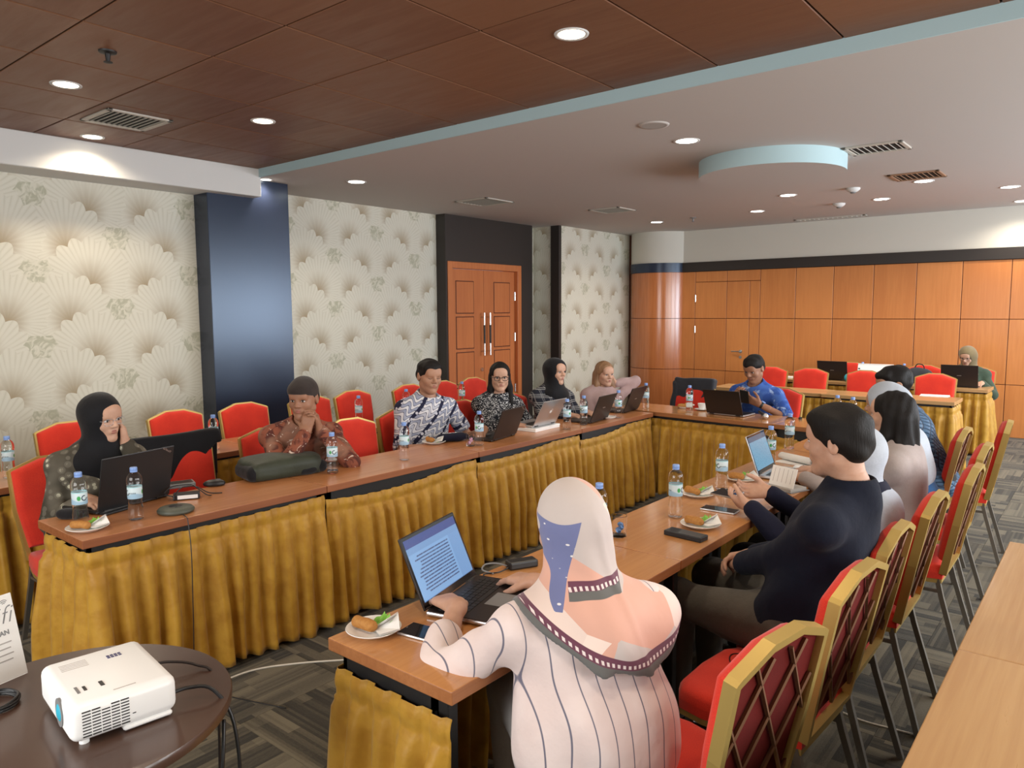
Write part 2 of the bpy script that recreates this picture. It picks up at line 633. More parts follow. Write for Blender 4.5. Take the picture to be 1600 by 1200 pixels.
# dark portal round the double door
d0, d1 = atx(700, 500, PX).y, atx(814, 500, PX).y
dz = (atx(700, 408, PX).z + atx(813, 415, PX).z) / 2
pm = MB()
pm.box((-7.3, py0 - .02, 0), (PX, d0, ZL)).box((-7.3, d1, 0), (PX, py1, ZL)).box((-7.3, d0, dz), (PX, d1, ZL))
struct(pm.build('trim_6', 'dark_portal'))
door = struct(thing('door_1', '', '', (PX - .06, 0, 0)))
for k in ('label', 'category'):
    del door[k]
fr = MB()
fw = .09
fr.rbox((-.04, d0, 0), (.075, d0 + fw, dz), .006, 1).rbox((-.04, d1 - fw, 0), (.075, d1, dz), .006, 1).rbox((-.04, d0 + fw - .004, dz - fw), (.075, d1 - fw + .004, dz), .006, 1)
fr.build('door_frame', 'door_wood', door)
dm = (d0 + d1) / 2
for (a, b, s) in ((d0 + fw + .003, dm - .003, 1), (dm + .003, d1 - fw - .003, -1)):
    lf = MB().rbox((-.03, a, .01), (.012, b, dz - fw - .004), .003, 1).build('door_leaf', 'door_wood', door)
    n = 4
    hh = (dz - fw - .35) / n
    for k in range(n):
        z0 = .16 + k * (hh + .02)
        ya, yb = a + .12, b - .22
        if s < 0:
            ya, yb = a + .22, b - .12
        # raised field with a routed groove round it
        g = MB().box((.0115, ya - .012, z0 - .012), (.0135, yb + .012, z0 + hh + .0 - .03))
        g.build('panel_groove', 'joint_dark', lf)
        MB().rbox((.012, ya, z0), (.019, yb, z0 + hh - .042), .005, 1).build('door_panel', 'door_wood', lf)
    yh = b - .06 if s > 0 else a + .06
    h = MB()
    h.cyl((.075, yh, 1.02), (.075, yh, 1.62), .013, 12)
    for zz in (1.08, 1.56):
        h.cyl((.01, yh, zz), (.075, yh, zz), .011, 10)
    h.mat(1).cyl((.075, yh, 1.19), (.075, yh, 1.45), .0145, 12)
    h.build('pull_handle', ['steel', 'dark_portal'], lf, True, 40)
    if s > 0:
        MB().cyl((.012, b - .06, .82), (.03, b - .06, .82), .028, 16).build('lock', 'steel', lf, True, 40)
    else:
        for zz in (dz - .45, dz - 1.05, .5):
            MB().cyl((.02, b - .004, zz - .06), (.02, b - .004, zz + .06), .012, 8).build('hinge', 'steel', lf, True, 40)

# back wall: veneer panels with recessed joints, a concealed door, dark band, upper wall
bw = struct(MB().box((-7.3, BWY, 0), (WIN_X, BWY + .3, ZL)).build('wall_back', 'joint_dark'))
zj = [0.0, 0.675, 1.507, 2.26]
xs = [-1.10 - .5345 * k for k in range(0, 9)][::-1]
xs = [-5.62] + [v for v in xs if v > -5.5] + [-1.10 + .5345 * k for k in range(1, 8)]
xs = sorted(set(round(v, 3) for v in xs))
g = .004


def wpanel(x0, x1, z0, z1, par):
    MB().rbox((x0 + g, BWY - .022, z0 + g), (x1 - g, BWY + .004, z1 - g), .002, 1).build('wall_panel', 'panel_wood', par)


door2 = struct(thing('door_2', '', '', (0, 0, 0)))
for k in ('label', 'category'):
    del door2[k]
DX0, DX1, DZ = -5.376, -4.47, 2.09
for a, b in zip(xs[:-1], xs[1:]):
    for k in range(3):
        z0, z1 = zj[k], zj[k + 1]
        if a >= DX0 - .01 and b <= -4.3:
            bb = min(b, DX1) if b > DX1 else b
            wpanel(a, bb, z0, min(z1, DZ), door2)
            if k == 2:
                wpanel(a, b, DZ, z1, bw)
            if b > DX1 and a < DX1:
                wpanel(DX1, b, z0, min(z1, DZ), bw)
        else:
            wpanel(a, b, z0, z1, bw)
hd = MB()
hp = aty(1158, 549, BWY)
hd.cyl((hp.x, BWY - .022, hp.z), (hp.x, BWY - .075, hp.z), .012, 10).cyl((hp.x, BWY - .075, hp.z), (hp.x - .13, BWY - .075, hp.z), .01, 10)
hd.cyl((hp.x, BWY - .022, hp.z), (hp.x, BWY - .03, hp.z), .027, 16).cyl((hp.x, BWY - .022, hp.z - .09), (hp.x, BWY - .03, hp.z - .09), .024, 16)
hd.build('door_handle', 'steel', door2, True, 40)
for zz in (1.83, 1.33, .4):
    MB().rbox((DX0 - .012, BWY - .032, zz - .06), (DX0 + .012, BWY - .02, zz + .06), .004, 1).build('hinge', 'steel', door2)
struct(MB().rbox((-5.65, BWY - .045, 2.26), (WIN_X, BWY + .01, 2.41), .004, 1).build('trim_7', 'dark_portal'))
struct(MB().box((-5.7, BWY - .012, 2.41), (WIN_X, BWY + .01, ZL)).build('trim_8', 'upper_wall'))
# rounded panelled corner
pA, pB, pC = Vector((-6.60, 11.36)), Vector((-6.10, 10.97)), Vector((-5.60, 11.28))


def arc3(a, b, c, n):
    d = 2 * (a.x * (b.y - c.y) + b.x * (c.y - a.y) + c.x * (a.y - b.y))
    ux = ((a.length_squared) * (b.y - c.y) + b.length_squared * (c.y - a.y) + c.length_squared * (a.y - b.y)) / d
    uy = ((a.length_squared) * (c.x - b.x) + b.length_squared * (a.x - c.x) + c.length_squared * (b.x - a.x)) / d
    o = Vector((ux, uy))
    r = (a - o).length
    t0, t1 = math.atan2(a.y - o.y, a.x - o.x), math.atan2(c.y - o.y, c.x - o.x)
    if t1 < t0:
        t1 += 2 * PI
    return [(o.x + r * math.cos(t0 + (t1 - t0) * i / n), o.y + r * math.sin(t0 + (t1 - t0) * i / n)) for i in range(n + 1)]


arc = arc3(pA, pB, pC, 24)
cc = struct(MB().prism([(x_, y_ + .02) for x_, y_ in arc] + [(-5.6, BWY + .2), (-6.6, BWY + .2)], 0, ZL).build('trim_9', 'joint_dark'))


def curved(name, z0, z1, off, mat, parent=None, struct_=False):
    m = MB()
    m.prism([(x_, y_ - off) for x_, y_ in arc] + [(x_, y_ + .03) for x_, y_ in arc[::-1]], z0, z1)
    o = m.build(name, mat, parent, True, 35)
    return struct(o) if struct_ else o


x = MX('panel_gloss', (0.5, 0.17, 0.05), 0.22, Coat_Weight=0.5, Coat_Roughness=0.15)
q = x.xyz()
x.set('Base Color', x.mix(x.step(x.noise(x.comb(q[0] * 50, q[1] * 50, q[2] * 2), 1.0, 3.0), .3, .7), (0.50, 0.165, 0.05), (0.42, 0.13, 0.036)))
MT['panel_gloss'] = x.mat
for k in range(3):
    curved('wall_panel', zj[k] + .004, zj[k + 1] - .004, .0, 'panel_gloss', cc)
curved('dark_band', 2.26, 2.41, .02, 'dark_laminate', cc)
curved('upper_band', 2.41, ZL, -.005, 'upper_wall', cc)

# right wall with three glazed bays, wall behind the camera
rw = MB()
rw.box((WIN_X, FWY, 0), (WIN_X + .2, BWY + .3, .85)).box((WIN_X, FWY, 2.45), (WIN_X + .2, BWY + .3, ZH + .1))
ye = [FWY] + [v for w in WINDOWS for v in w] + [BWY + .3]
for k in range(0, len(ye), 2):
    rw.box((WIN_X, ye[k], .85), (WIN_X + .2, ye[k + 1], 2.45))
struct(rw.build('wall_right', 'upper_wall'))
for k, (a, b) in enumerate(WINDOWS):
    wo = struct(MB().box((WIN_X + .12, a, .85), (WIN_X + .126, b, 2.45)).build('window_%d' % (k + 1), 'window_pane'))
    f = MB()
    for y_ in (a, (a + b) / 2 - .02, b - .04):
        f.box((WIN_X + .10, y_, .85), (WIN_X + .15, y_ + .04, 2.45))
    f.box((WIN_X + .10, a, .85), (WIN_X + .15, b, .89)).box((WIN_X + .10, a, 2.41), (WIN_X + .15, b, 2.45))
    f.build('window_frame', 'silver', wo)
fx0, fx1 = ADDED_FRONT_WIN
fwm = MB()
fwm.box((-7.3, FWY - .2, 0), (WIN_X + .2, FWY, .85)).box((-7.3, FWY - .2, 2.45), (WIN_X + .2, FWY, ZH + .1))
fwm.box((-7.3, FWY - .2, .85), (fx0, FWY, 2.45)).box((fx1, FWY - .2, .85), (WIN_X + .2, FWY, 2.45))
struct(fwm.build('wall_front', 'upper_wall'))
wo = struct(MB().box((fx0, FWY - .126, .85), (fx1, FWY - .12, 2.45)).build('window_%d' % (len(WINDOWS) + 1), 'window_pane'))  # pane of the added bay, out of view
f = MB()
for x_ in (fx0, (fx0 + fx1) / 2 - .02, fx1 - .04):
    f.box((x_, FWY - .15, .85), (x_ + .04, FWY - .10, 2.45))
f.box((fx0, FWY - .15, .85), (fx1, FWY - .10, .89)).box((fx0, FWY - .15, 2.41), (fx1, FWY - .10, 2.45))
f.build('window_frame', 'silver', wo)

# ------------------------------------------------------------------ ceiling fittings
def downlight(p, z, label, group, warm=False, power=1.0, tilt=None, r=.070):
    t = thing('downlight', label, 'ceiling light', (p.x, p.y, z), 0, group)
    MB().lathe([(r + .016, -.0), (r + .014, -.006), (r, -.004), (r - .006, .0)], 28, cap=False).build('trim_ring', 'plaster_white', t, True)
    MB().lathe([(.001, -.003), (r - .004, -.003)], 28, cap=False).build('lens', 'lens_warm' if warm else 'lens', t, True)
    l = bpy.data.lights.new('lamp', 'SPOT')
    l.energy = LAMP_W * power
    l.color = (1.0, 0.84, 0.64) if warm else (1.0, 0.90, 0.76)
    l.spot_size, l.spot_blend, l.shadow_soft_size = math.radians(150), 0.75, 0.05
    lo = bpy.data.objects.new('lamp', l)
    COL.objects.link(lo)
    lo.parent = t
    lo.location = (0, 0, -.02)
    return t


gl = 'recessed downlights in the wood ceiling'
downlight(atz(103, 132, ZH), ZH, 'round recessed downlight in brown wood ceiling near the pendant sprinkler', None, True)
downlight(Vector((-6.22, atz(146, 213, ZH).y, 0)), ZH, 'small downlight in wood ceiling beside the white beam, washing it brightly', None, True, 1.0)
downlight(atz(411, 189, ZH), ZH, 'round downlight in brown wood ceiling beyond the square air vent', None, True)
downlight(atz(893, 53, ZH), ZH, 'round downlight in brown wood ceiling close to the blue ceiling edge', None, True)
downlight(Vector((-6.468, 4.17, 0)), ZL, 'downlight behind the end of the white beam, lighting the dark column', None, False, .5, r=.05)
LOWPX = [((557, 284), 'downlight in pale plaster ceiling near the dark navy column'),
         ((1073, 220), 'large bright downlight in plaster ceiling beside the round ceiling speaker'),
         ((1026, 347), 'downlight in plaster ceiling above the rounded panelled corner'),
         ((1183, 330), 'downlight in plaster ceiling between the corner and the round drop'),
         ((1231, 305), 'downlight in plaster ceiling just behind the round ceiling drop'),
         ((1377, 311), 'downlight in plaster ceiling beyond the brownish vent, towards the back wall'),
         ((1443, 283), 'downlight set right at the edge of the brownish ceiling vent'),
         ((1578, 292), 'bright downlight in plaster ceiling far from the round drop, near the windows'),
         ((1598, 314), 'downlight in plaster ceiling washing the upper back wall')]
for (q, lb) in LOWPX:
    downlight(atz(q[0], q[1], ZL), ZL, lb, None, False, 1.35, r=.082)
for (xx, yy) in ((0.6, 2.2), (-1.0, .6), (.9, 6.0), (.9, 8.2), (-3.6, .5), (-.9, 4.9 - 2.2)):  # unseen downlights, added to light the near areas
    downlight(Vector((xx, yy, 0)), ZH if yy < YC else ZL, 'unseen downlight added out of view for its light', 'unseen downlights added for their light', yy < YC)


def vent(c, z, w, d, rz, label, mats=('vent_metal', 'void_black'), n=8):
    t = thing('air_vent', label, 'air vent', (c.x, c.y, z), rz)
    b = .035
    f = MB()
    f.rbox((-w / 2, -d / 2, -.012), (w / 2, -d / 2 + b, .002), .004, 1).rbox((-w / 2, d / 2 - b, -.012), (w / 2, d / 2, .002), .004, 1)
    f.rbox((-w / 2, -d / 2, -.012), (-w / 2 + b, d / 2, .002), .004, 1).rbox((w / 2 - b, -d / 2, -.012), (w / 2, d / 2, .002), .004, 1)
    f.build('frame', mats[0], t)
    MB().box((-w / 2 + .01, -d / 2 + .01, -.0012), (w / 2 - .01, d / 2 - .01, -.0004)).build('duct_opening', mats[1], t)
    me = MB().box((-.0015, -d / 2 + b, -.006), (.0015, d / 2 - b, .006)).mesh('slat', mats[0])
    for k in range(n):
        link('slat', me, t, (-w / 2 + b + (k + .5) * (w - 2 * b) / n, 0, -.006), (0, math.radians(20 if c.x < -3 else -30), 0))
    return t


vent(atz(198, 187, ZH), ZH, .44, .46, PI / 2, 'square metal air vent with slats in the brown wood ceiling', n=10)
vent(atz(1370, 231, ZL), ZL, .44, .36, 0, 'pale slatted air vent beside the round ceiling drop')
vent(atz(1433, 274, ZL), ZL, .44, .42, 0, 'brownish slatted air vent with a downlight at its rim', ('vent_brown', 'void_black'))
vent(atz(757, 315, ZL), ZL, .5, .5, PI / 2, 'slatted air vent in the plaster ceiling in front of the double door')
vent(atz(957, 328, ZL), ZL, .45, .45, PI / 2, 'slatted air vent in the plaster ceiling near the far wallpaper')
vent(atz(1307, 343, ZL) + Vector((0, -.3, 0)), ZL, .95, .16, 0, 'long narrow slot vent in the plaster ceiling by the back wall', n=14)
for q, lb in (((1022, 195), 'round grey ceiling speaker flush in the plaster ceiling'),):
    c = atz(q[0], q[1], ZL)
    t = thing('ceiling_speaker', lb, 'speaker', (c.x, c.y, ZL))
    MB().lathe([(.105, 0), (.10, -.008), (.085, -.008)], 32, cap=False).build('rim', 'plaster', t, True)
    MB().lathe([(.001, -.007), (.086, -.007)], 32, cap=False).build('grille', 'speaker_grille', t)
for q, z, lb, mt in (((168, 80), ZH, 'dark pendant fire sprinkler under the brown wood ceiling', 'black_metal'), ((1083, 340), ZL, 'pendant fire sprinkler under the plaster ceiling near the corner', 'grey_plastic')):
    c = atz(q[0], q[1], z)
    t = thing('sprinkler', lb, 'sprinkler', (c.x, c.y, z))
    MB().lathe([(.045, 0), (.042, -.008), (.014, -.014), (.010, -.05)], 16).build('base', mt, t, True, 40)
    MB().lathe([(.004, -.05), (.022, -.054), (.022, -.057), (.003, -.06)], 16).build('deflector', mt, t, True, 40)
for q, lb in (((1333, 294), 'round white smoke detector on the plaster ceiling behind the round drop'), ((1311, 318), 'small dome detector on the plaster ceiling near the back wall')):
    c = atz(q[0], q[1], ZL)
    t = thing('smoke_detector', lb, 'smoke detector', (c.x, c.y, ZL))
    MB().lathe([(.07, 0), (.07, -.015), (.05, -.035), (.02, -.045), (.001, -.046)], 24, cap=False).build('housing', 'plaster_white', t, True, 50)
    MB().lathe([(.03, -.044), (.025, -.055), (.001, -.056)], 16, cap=False).build('sensor', 'grey_plastic', t, True)


# ------------------------------------------------------------------ tables
rnd = random.Random(7)


def skirt_mesh(path, ztop, seed, sag=0.0, hem=0.02, amp=1.0, sagc=0.5):
    """pleated cloth hung along a plan polyline (outer side on the right of the walking direction)"""
    rr = random.Random(seed)
    segs, L = [], 0.0
    for a, b in zip(path[:-1], path[1:]):
        a, b = Vector(a), Vector(b)
        segs.append((L, a, b))
        L += (b - a).length
    ph, marks = 0.0, [0.0]
    while marks[-1] < L:
        marks.append(marks[-1] + rr.uniform(.078, .125))
    sk = L / marks[-1]
    marks = [m * sk for m in marks]
    dr = [(rr.uniform(-.018, .018), rr.uniform(.6, 1.25), rr.uniform(0, 6.28)) for _ in marks]
    ds = .0085
    n = max(4, int(L / ds))
    band = .075
    rows = [0, .004, .012, .03, .045, .058, .066, band, .083, .095, .115, .145, .18, .22, .27, .32, .38, .44, .50, .56, .62, 1.0]
    vs, fs = [], []
    H = ztop - hem
    rows = [r for r in rows if r < H - .04] + [H - .03, H]
    for i in range(n + 1):
        s = L * i / n
        for (l0, a, b) in segs[::-1]:
            if s >= l0 - 1e-9:
                break
        d = (b - a).normalized()
        q = a + d * min(s - l0, (b - a).length)
        nrm = Vector((d.y, -d.x))
        for (l0b, a2, b2) in segs:                       # soften the corners
            if l0b > 0 and abs(s - l0b) < .03:
                k = [e for e in segs if e[0] == l0b][0]
                prev = segs[segs.index(k) - 1]
                d2, d1 = (k[2] - k[1]).normalized(), (prev[2] - prev[1]).normalized()
                t = (s - l0b + .03) / .06
                dd = (d1 * (1 - t) + d2 * t).normalized()
                nrm = Vector((dd.y, -dd.x))
        kk = max(j for j in range(len(marks)) if marks[j] <= s + 1e-9)
        kk = min(kk, len(marks) - 2)
        w = marks[kk + 1] - marks[kk]
        fr_ = (s - marks[kk]) / w
        dz = -sag * max(0, 1 - ((s / L - sagc) / .5) ** 2)
        for z in rows:
            g_ = max(0.0, min(1.0, (z - band) / .30))
            drift = dr[kk][0] * (z / .6) / w
            f2 = min(max(fr_ + drift * math.sin(fr_ * PI), 0), 1)
            if z <= band:
                tab = 1.0 if abs(fr_ - .5) < .26 else 0.0
                off = .003 + tab * .011 + .0035 * (1 if .025 < z < .05 else 0) - (.004 if z < .006 else 0)
                off *= 1.0
            else:
                pl = max(0.0, min(1.0, 1.55 * (1 - abs(2 * f2 - 1)) - .12)) ** 1.2
                kn = 1.0 if z < .1 else 0.0
                off = .002 + (.030 + .026 * g_) * pl * dr[kk][1] * amp + .006 * math.sin(dr[kk][2] + z * 9) * g_ + .03 * (z / H) ** 1.5
                if z < .1:
                    off = .5 * off + .5 * (.003 + (.011 if abs(fr_ - .5) < .26 else 0))
            hz = .010 * math.sin(s * 9 + seed) + .008 * math.sin(s * 23 + seed * 2) if z > H - .04 else 0
            vs.append((q.x + nrm.x * off, q.y + nrm.y * off, ztop + dz * max(0, 1 - z / .5) - z + hz))
    m = len(rows)
    for i in range(n):
        for j in range(m - 1):
            fs.append((i * m + j, i * m + j + 1, (i + 1) * m + j + 1, (i + 1) * m + j))
    return vs, fs


def table(label, cx, cy, L=1.19, Wd=.475, rz=0.0, sides='F', mat='table_wood', z=.75, sag=.0, seed=1, group=None, drop=.014, amp=1.0, legs=True, sagc=.5, edge='table_edge'):
    """local x = length, local -y = the skirted front"""
    t = thing('conference_table', label, 'table', (cx, cy, 0), rz, group)
    g_ = .0015
    tm = MB().rbox((-L / 2 + g_, -Wd / 2, z - .036), (L / 2 - g_, Wd / 2, z), .003, 2)
    for k, f in enumerate(tm.f):
        zs = [tm.v[i][2] for i in f]
        tm.mi[k] = 0 if min(zs) > z - .002 else 1
    tm.build('tabletop', [mat, edge], t)
    ins = .022
    ap = MB()
    ap.box((-L / 2 + .03, -Wd / 2 + .03, z - .11), (L / 2 - .03, -Wd / 2 + .045, z - .036))
    ap.box((-L / 2 + .03, Wd / 2 - .10, z - .09), (L / 2 - .03, Wd / 2 - .085, z - .036))
    ap.box((-L / 2 + .03, -Wd / 2 + .03, z - .11), (-L / 2 + .045, Wd / 2 - .085, z - .036))
    ap.box((L / 2 - .045, -Wd / 2 + .03, z - .11), (L / 2 - .03, Wd / 2 - .085, z - .036))
    ap.build('apron', 'black_metal', t)
    if legs:
        for sx in (-1, 1):
            for sy in (-1, 1):
                x_, y_ = sx * (L / 2 - .055), sy * (Wd / 2 - .065)
                MB().rbox((x_ - .018, y_ - .018, 0), (x_ + .018, y_ + .018, z - .036), .003, 1).build('leg', 'black_metal', t)
    path = []
    x0, x1, y0, y1 = -L / 2 + ins * (1 if 'L' in sides else .15), L / 2 - ins * (1 if 'R' in sides else .15), -Wd / 2 + ins, Wd / 2 - ins
    if 'L' in sides:
        path.append((x0, y1))
    if 'F' in sides:
        path += [(x0, y0), (x1, y0)]
    if 'R' in sides:
        path.append((x1, y1))
    if sides == 'L':
        path = [(x0, y1), (x0, y0), (x0 + .16, y0)]
    vs, fs = skirt_mesh(path, z - .036 - drop, seed, sag, amp=amp, sagc=sagc)
    sk = MB().add(vs, fs).build('table_skirt', 'skirt_gold', t, True)
    sk.modifiers.new('thick', 'SOLIDIFY').thickness = .0016
    return t


TL, TW = 1.178, .475
LX = -3.372                                             # left row, runs along y, skirts face the middle
lab = ['reddish wooden table with gold skirt under the black laptop, end of the long row',
       'reddish wooden table with gold skirt carrying the green backpack',
       'reddish wooden table with gold skirt in front of the man in blue and white batik',
       'reddish wooden table with gold skirt under the silver laptop, joining the head table']
for k in range(4):
    ln = TL if k < 3 else TL - .06
    table(lab[k], LX, 1.135 + TL * k + ln / 2, ln, TW, PI / 2, 'LF' if k == 0 else 'F', seed=11 + k, sag=(.012, .05, .03, .045)[k], sagc=(.5, .35, .2, .15)[k])
RX = -1.415                                             # right row; skirts towards the middle (hidden from here) and at its end
lab = ['orange wooden table with gold skirt at its end, under the open laptop with a document',
       'orange wooden table with two water bottles and snack plates beside the navy shirt man',
       'orange wooden table with the open notebook and pale blue laptop screen',
       'orange wooden table of the right row next to the head table']
y = 1.205
for k, ln in enumerate((1.19, 1.19, 1.19, .66)):
    table(lab[k], RX, y + ln / 2, ln, TW, -PI / 2, 'FR' if k == 0 else 'F', mat='right_wood', edge='right_edge', seed=31 + k, drop=.05 if k == 0 else .014, sag=0.0)
    if k == 0:
        pass
    y += ln
hd = math.radians(-4)
hc = [atz(1031, 645, .75), atz(1157, 661, .75)]
table('orange wooden head table with gold skirt carrying the dark laptop', -2.83, 6.065, 1.54, .475, hd, 'F', mat='right_wood', edge='right_edge', seed=41, sag=.01)
table('orange wooden head table with gold skirt carrying the silver microphone', -1.59, 5.978, .94, .475, hd, 'F', mat='right_wood', edge='right_edge', seed=42, sag=.03, drop=.06)
for k in range(3):                                       # second row on the left
    table(['reddish wooden second-row table behind the woman in the black hijab', 'reddish wooden second-row table behind the green backpack', 'reddish wooden second-row table ending behind the man in blue and white batik'][k],
          -4.665, .31 + TL * (k + .5) + (.04 if k else -.02), TL, .475, PI / 2, 'FR' if k == 2 else 'F', seed=51 + k)
table('reddish wooden second-row table near the double door', -4.74, 4.85, TL, .475, PI / 2, 'LF', seed=55)
for k in range(2):
    table(['wooden table with gold skirt behind the man in the blue shirt', 'wooden table with gold skirt and a white paper on its end'][k], -3.05 + 1.24 * k, 8.42 - .02 * k, 1.24, .475, 0, 'LF' if k == 0 else 'FR', mat='beech_wood', seed=61 + k, sag=.01, edge='beech_wood')
    table(['wooden table with gold skirt by the back wall under the white notebook', 'wooden table with gold skirt by the back wall where the green-jacketed woman sits'][k], -2.95 + 1.24 * k, 9.88 - .02 * k, 1.24, .475, 0, 'LF' if k == 0 else 'FR', mat='beech_wood', seed=65 + k, edge='beech_wood')
for k in range(3):
    table(['pale wooden aisle table, its end towards the back of the room', 'pale wooden aisle table in the middle of its strip', 'pale wooden aisle table nearest the round projector table'][k],
          -.285 + .2375, 3.39 - TL * (k + .5), TL, .475, PI / 2, 'F', mat='beech_wood', seed=71 + k, edge='beech_wood')

# ------------------------------------------------------------------ banquet chairs


def ring_poly(outer, inner, z0, z1, m):
    n = len(outer)
    for i in range(n):
        j = (i + 1) % n
        a, b, c, d = outer[i], outer[j], inner[j], inner[i]
        vs = [(p[0], p[1], zz) for zz in (z0, z1) for p in (a, b, c, d)]
        m.add(vs, [(0, 3, 2, 1), (4, 5, 6, 7), (0, 1, 5, 4), (2, 3, 7, 6)])


def inset(poly, d):
    n = len(poly)
    out = []
    for i in range(n):
        p0, p1, p2 = Vector(poly[i - 1]), Vector(poly[i]), Vector(poly[(i + 1) % n])
        e1, e2 = (p1 - p0).normalized(), (p2 - p1).normalized()
        n1, n2 = Vector((-e1.y, e1.x)), Vector((-e2.y, e2.x))
        b = (n1 + n2).normalized()
        out.append(tuple(p1 + b * d / max(.3, b.dot(n1))))
    return out


def bulge_poly(m, poly, z0, dirn, h, T):
    rings = [(0, 0), (.004, .5), (.012, .8), (.03, .96), (.06, 1.0)]
    cx_ = sum(p[0] for p in poly) / len(poly)
    cy_ = (min(p[1] for p in poly) + max(p[1] for p in poly)) / 2
    hw = max(abs(p[0] - cx_) for p in poly)
    loops = [[(cx_ + (p[0] - cx_) * (1 - d / hw), cy_ + (p[1] - cy_) * (1 - d / hw), z0 + dirn * h * k) for p in poly] for d, k in rings]
    vs = [p for l in loops for p in l]
    n = len(poly)
    fs = []
    for a in range(len(loops) - 1):
        for i in range(n):
            q = (a * n + i, a * n + (i + 1) % n, (a + 1) * n + (i + 1) % n, (a + 1) * n + i)
            fs.append(q if dirn > 0 else q[::-1])
    last = tuple((len(loops) - 1) * n + i for i in range(n))
    fs.append(last if dirn > 0 else last[::-1])
    m.add(vs, fs, T)


def make_chair():
    t = thing('banquet_chair', 'x', 'chair')
    # seat faces +y; backrest at -y.  backrest drawn in (u, w), then leaned back
    T = Matrix.Translation((0, -.185, .43)) @ Matrix.Rotation(math.radians(90 + 11), 4, 'X')
    # local z of this frame points to -y (backwards)
    T = T @ Matrix.Scale(-1, 4, Vector((0, 0, 1)))       # now local +z = forwards
    hh = .505
    out = [(-.175, .0), (.175, .0), (.205, .25), (.21, hh - .055), (.195, hh - .045), (.07, hh), (-.07, hh), (-.195, hh - .045), (-.21, hh - .055), (-.205, .25)]
    inn = inset(out, .020)
    fm = MB()
    ring_poly(out, inn, -.016, .016, fm)
    fm.v = [tuple(T @ Vector((v[0], v[1], v[2] - .006))) for v in fm.v]
    fm.f = [f[::-1] for f in fm.f]
    fr_ = fm.build('back_frame', 'gold_frame', t)
    pm_ = MB()
    ip = inset(out, .010)
    ip = [(p[0], max(p[1], .06)) for p in ip]
    bulge_poly(pm_, ip, .006, 1, .038, T)
    pm_.f = [f[::-1] for f in pm_.f]
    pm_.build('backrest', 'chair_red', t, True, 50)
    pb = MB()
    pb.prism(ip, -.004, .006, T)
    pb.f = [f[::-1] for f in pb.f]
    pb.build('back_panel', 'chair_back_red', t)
    # diamond lattice behind the pad
    w0, w1 = .06, hh - .05
    for s in (-1, 1):
        for k in range(-2, 5):
            c0 = -.30 + k * .15
            a, b = Vector((c0, w0)), Vector((c0 + s * .42 * .62, w1))
            if s < 0:
                a, b = Vector((-c0, w0)), Vector((-c0 - .42 * .62, w1))
            # clip to the inside
            pts = [a.lerp(b, q / 20) for q in range(21)]
            pts = [p for p in pts if abs(p.x) < .185]
            if len(pts) < 3:
                continue
            MB().tube([T @ Vector((p.x, p.y, -.011)) for p in (pts[0], pts[-1])], .0058, 4, True).build('lattice_bar', 'lattice_metal', t)
    # seat cushion
    sp = [(-.17, -.19), (.17, -.19), (.20, -.05), (.215, .10), (.20, .185), (.15, .215), (.0, .225), (-.15, .215), (-.20, .185), (-.215, .10), (-.20, -.05)]
    sm = MB()
    sm.prism(sp, .405, .435)
    bulge_poly(sm, sp, .435, 1, .042, None)
    sm.build('seat', 'chair_red', t, True, 50)
    rl = MB()
    ring_poly([(p[0] * .99, p[1] * .99) for p in sp], [(p[0] * .9, p[1] * .9) for p in sp], .385, .405, rl)
    rl.build('seat_frame', 'gold_frame', t)
    for s in (-1, 1):
        MB().tube([(s * .165, .165, .39), (s * .18, .195, 0)], .0145, 4, True).build('leg', 'chair_leg_metal', t)
        MB().tube([(s * .16, -.16, .44), (s * .165, -.19, .32), (s * .185, -.285, 0)], .0145, 4, True).build('leg', 'chair_leg_metal', t)
        MB().tube([(s * .166, .17, .345), (s * .166, -.18, .345)], .009, 4, True).build('stretcher', 'chair_leg_metal', t)
    return t


CH0 = make_chair()
CH_USED = [False]
CHAIRS = {}


def chair(x_, y_, face, label, group=None, key=None):
    o = CH0
    if CH_USED[0]:
        o = copy_tree(CH0)
    CH_USED[0] = True
    o.location = (x_, y_, 0)
    o.rotation_euler = (0, 0, face - PI / 2)
    o['label'] = label
    if group:
        o['group'] = group
    elif 'group' in o.keys():
        del o['group']
    if key:
        CHAIRS[key] = o
    return o


R180 = PI
# right row: facing the tables (-x)
chair(-.83, 1.68, PI - .15, 'red and gold banquet chair shared by the woman in the pink patterned hijab')
chair(-.81, 2.24, PI - .06, 'empty red and gold banquet chair with a black cable lying on its seat')
chair(-.82, 2.72, PI, 'red and gold banquet chair of the man in the navy shirt')
chair(-.80, 3.28, PI, 'red and gold banquet chair of the white-hijab woman in navy')
chair(-.76, 3.99, PI, 'red and gold banquet chair of the long-haired woman in beige')
chair(-.80, 4.66, PI, 'red and gold banquet chair of the white-hijab woman in blue')
chair(-.97, 5.20, PI, 'red and gold banquet chair of the man in the quilted blue jacket')
chair(-.80, 5.68, PI + .05, 'empty red and gold banquet chair at the far end of the right row')
# left row
LCX = -3.86
chair(LCX - .08, 1.42, 0, 'red and gold banquet chair of the woman in black hijab with glasses')
chair(LCX, 2.02, 0, 'red banquet chair with a black jacket draped over its back')
chair(LCX, 2.58, -.2, 'red and gold banquet chair of the man in the dark skull cap')
chair(LCX + .10, 3.16, -.05, 'empty red banquet chair in the front row beside the man in brown batik')
chair(LCX, 3.70, -.1, 'red banquet chair of the man in blue and white batik')
chair(LCX - .02, 4.36, -.1, 'red banquet chair of the long-haired woman with black glasses')
chair(LCX, 5.02, 0, 'red banquet chair of the woman in the plaid blazer')
chair(LCX, 5.62, 0, 'red banquet chair of the fair-haired woman in pink')
